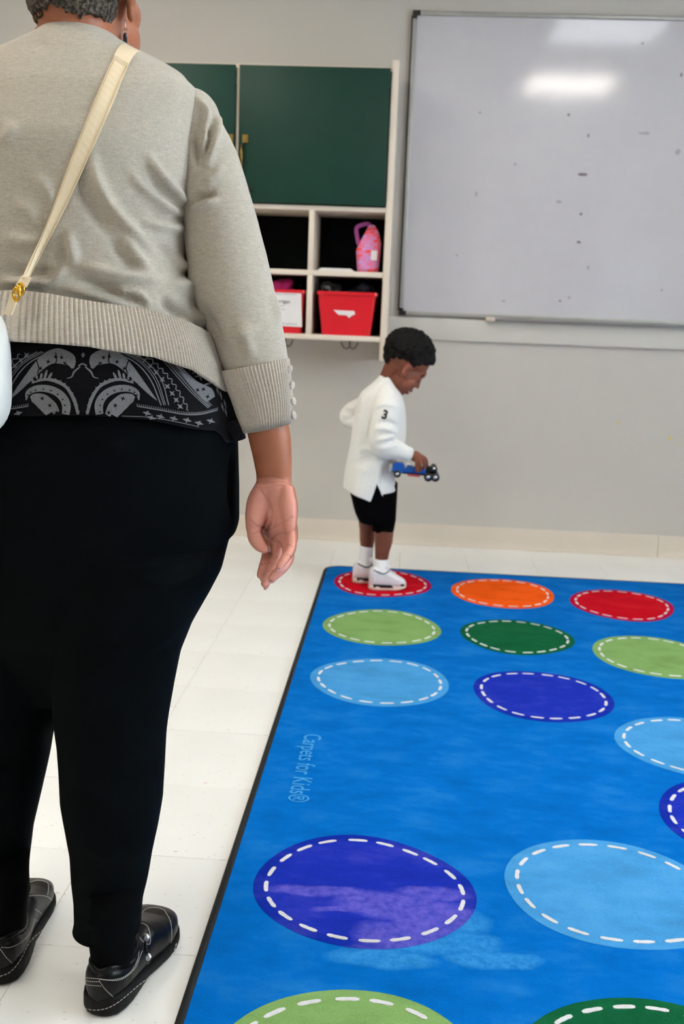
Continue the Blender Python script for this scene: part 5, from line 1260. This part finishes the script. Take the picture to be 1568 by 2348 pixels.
ptn = kshoe(Vector((gN.x, gN.y+.018, 0)), 0, fd, YN_)
gF = G(740+330/4.9, 1080+1262/4.9, .0105)
ptf = kshoe(Vector((gF.x, gF.y+.018, 0)), 0, fd, YF_)
for pt_, a_, rows in ((ptn, K2(662, 985, YN_), .0285), (ptf, K2(492, 835, YF_), .0275)):
    b_ = pt_(.28, 0, .070); m_ = (a_+b_)/2
    rg_ = []
    for k, t in enumerate(np.linspace(0, 1, 16)):
        c = a_.lerp(b_, t); r = float(np.interp(t, [0, .1, .5, .8, 1], [rows*.98, rows, rows*.97, rows*1.04, rows]))+.0012*math.sin(k*2.2)*(t > .3); rg_.append(ering(c, r, r, 28))
    rg_ = [ering(a_+Vector((0, 0, .0005)), rows*.88, rows*.88, 28)]+rg_
    put('sock', mesh('s', *loft(rg_), True), 'white_sock', kid, label='white ankle sock')
# ---- toy truck in his hand
TY = YK-.112
tc = K(1015, 1655, TY); tz = Vector((.06, 0, 1)).normalized(); tx_ = Vector((1, 0, -.06)).normalized(); ty_ = Vector((0, 1, 0))
toy = empty('toy_truck', tuple(tc), 'blue toy truck with black wheels and chrome hubs in the boy\'s hand', 'toy')
TT = lambda x, y, z: tc+tx_*x+ty_*y+tz*z
def tbox(x0, x1, y0, y1, z0, z1, bev=.003):
    m = box(x0, x1, y0, y1, z0, z1, bev); m.transform(basis(tx_, ty_, tz, tc)); return m
put('chassis', tbox(-.085, .09, -.018, .018, -.016, -.004), 'toy_black', toy)
put('body', tbox(-.038, .048, -.021, .021, -.010, .014, .005), 'toy_blue', toy)
cabm = [[TT(x, y, z) for x, y, z in ((-.082, -.022, -.012), (-.036, -.022, -.012), (-.036, .022, -.012), (-.082, .022, -.012))], [TT(x, y, z) for x, y, z in ((-.080, -.022, .012), (-.034, -.022, .012), (-.034, .022, .012), (-.080, .022, .012))], [TT(x, y, z) for x, y, z in ((-.070, -.019, .026), (-.042, -.019, .026), (-.042, .019, .026), (-.070, .019, .026))]]
put('cab', mesh('c', *loft(cabm)), 'toy_blue', toy)
put('grille', tbox(-.094, -.080, -.02, .02, -.018, .018, .003), 'toy_grey', toy, label='pale grey grille')
put('engine', tbox(.048, .092, -.017, .017, -.004, .022, .004), 'toy_black', toy)
put('exhaust', mesh('e', *tube([TT(-.030, -.018, .012), TT(-.022, -.020, .024), TT(-.012, -.02, .022)], [.006]*3, 12), True), 'chrome', toy)
put('bumper', tbox(-.02, .028, -.023, -.012, -.022, -.014, .002), 'toy_red', toy)
for (x, r, z) in ((-.060, .0145, -.018), (.060, .0165, -.018), (.087, .0165, -.016), (.078, .012, .018)):
    for sg in (-1, 1):
        c = TT(x, sg*.024, z); tw = put('wheel', mesh('w', *tube([c-ty_*.007, c-ty_*.005, c+ty_*.005, c+ty_*.007], [r*.86, r, r, r*.86], 24, 'flat', up=Vector((0, 0, 1))), True), 'toy_black', toy)
        put('hub', mesh('h', *ellip(c+ty_*sg*.007, (r*.45, .003, r*.45), None, 16, 8), True), 'chrome', tw)
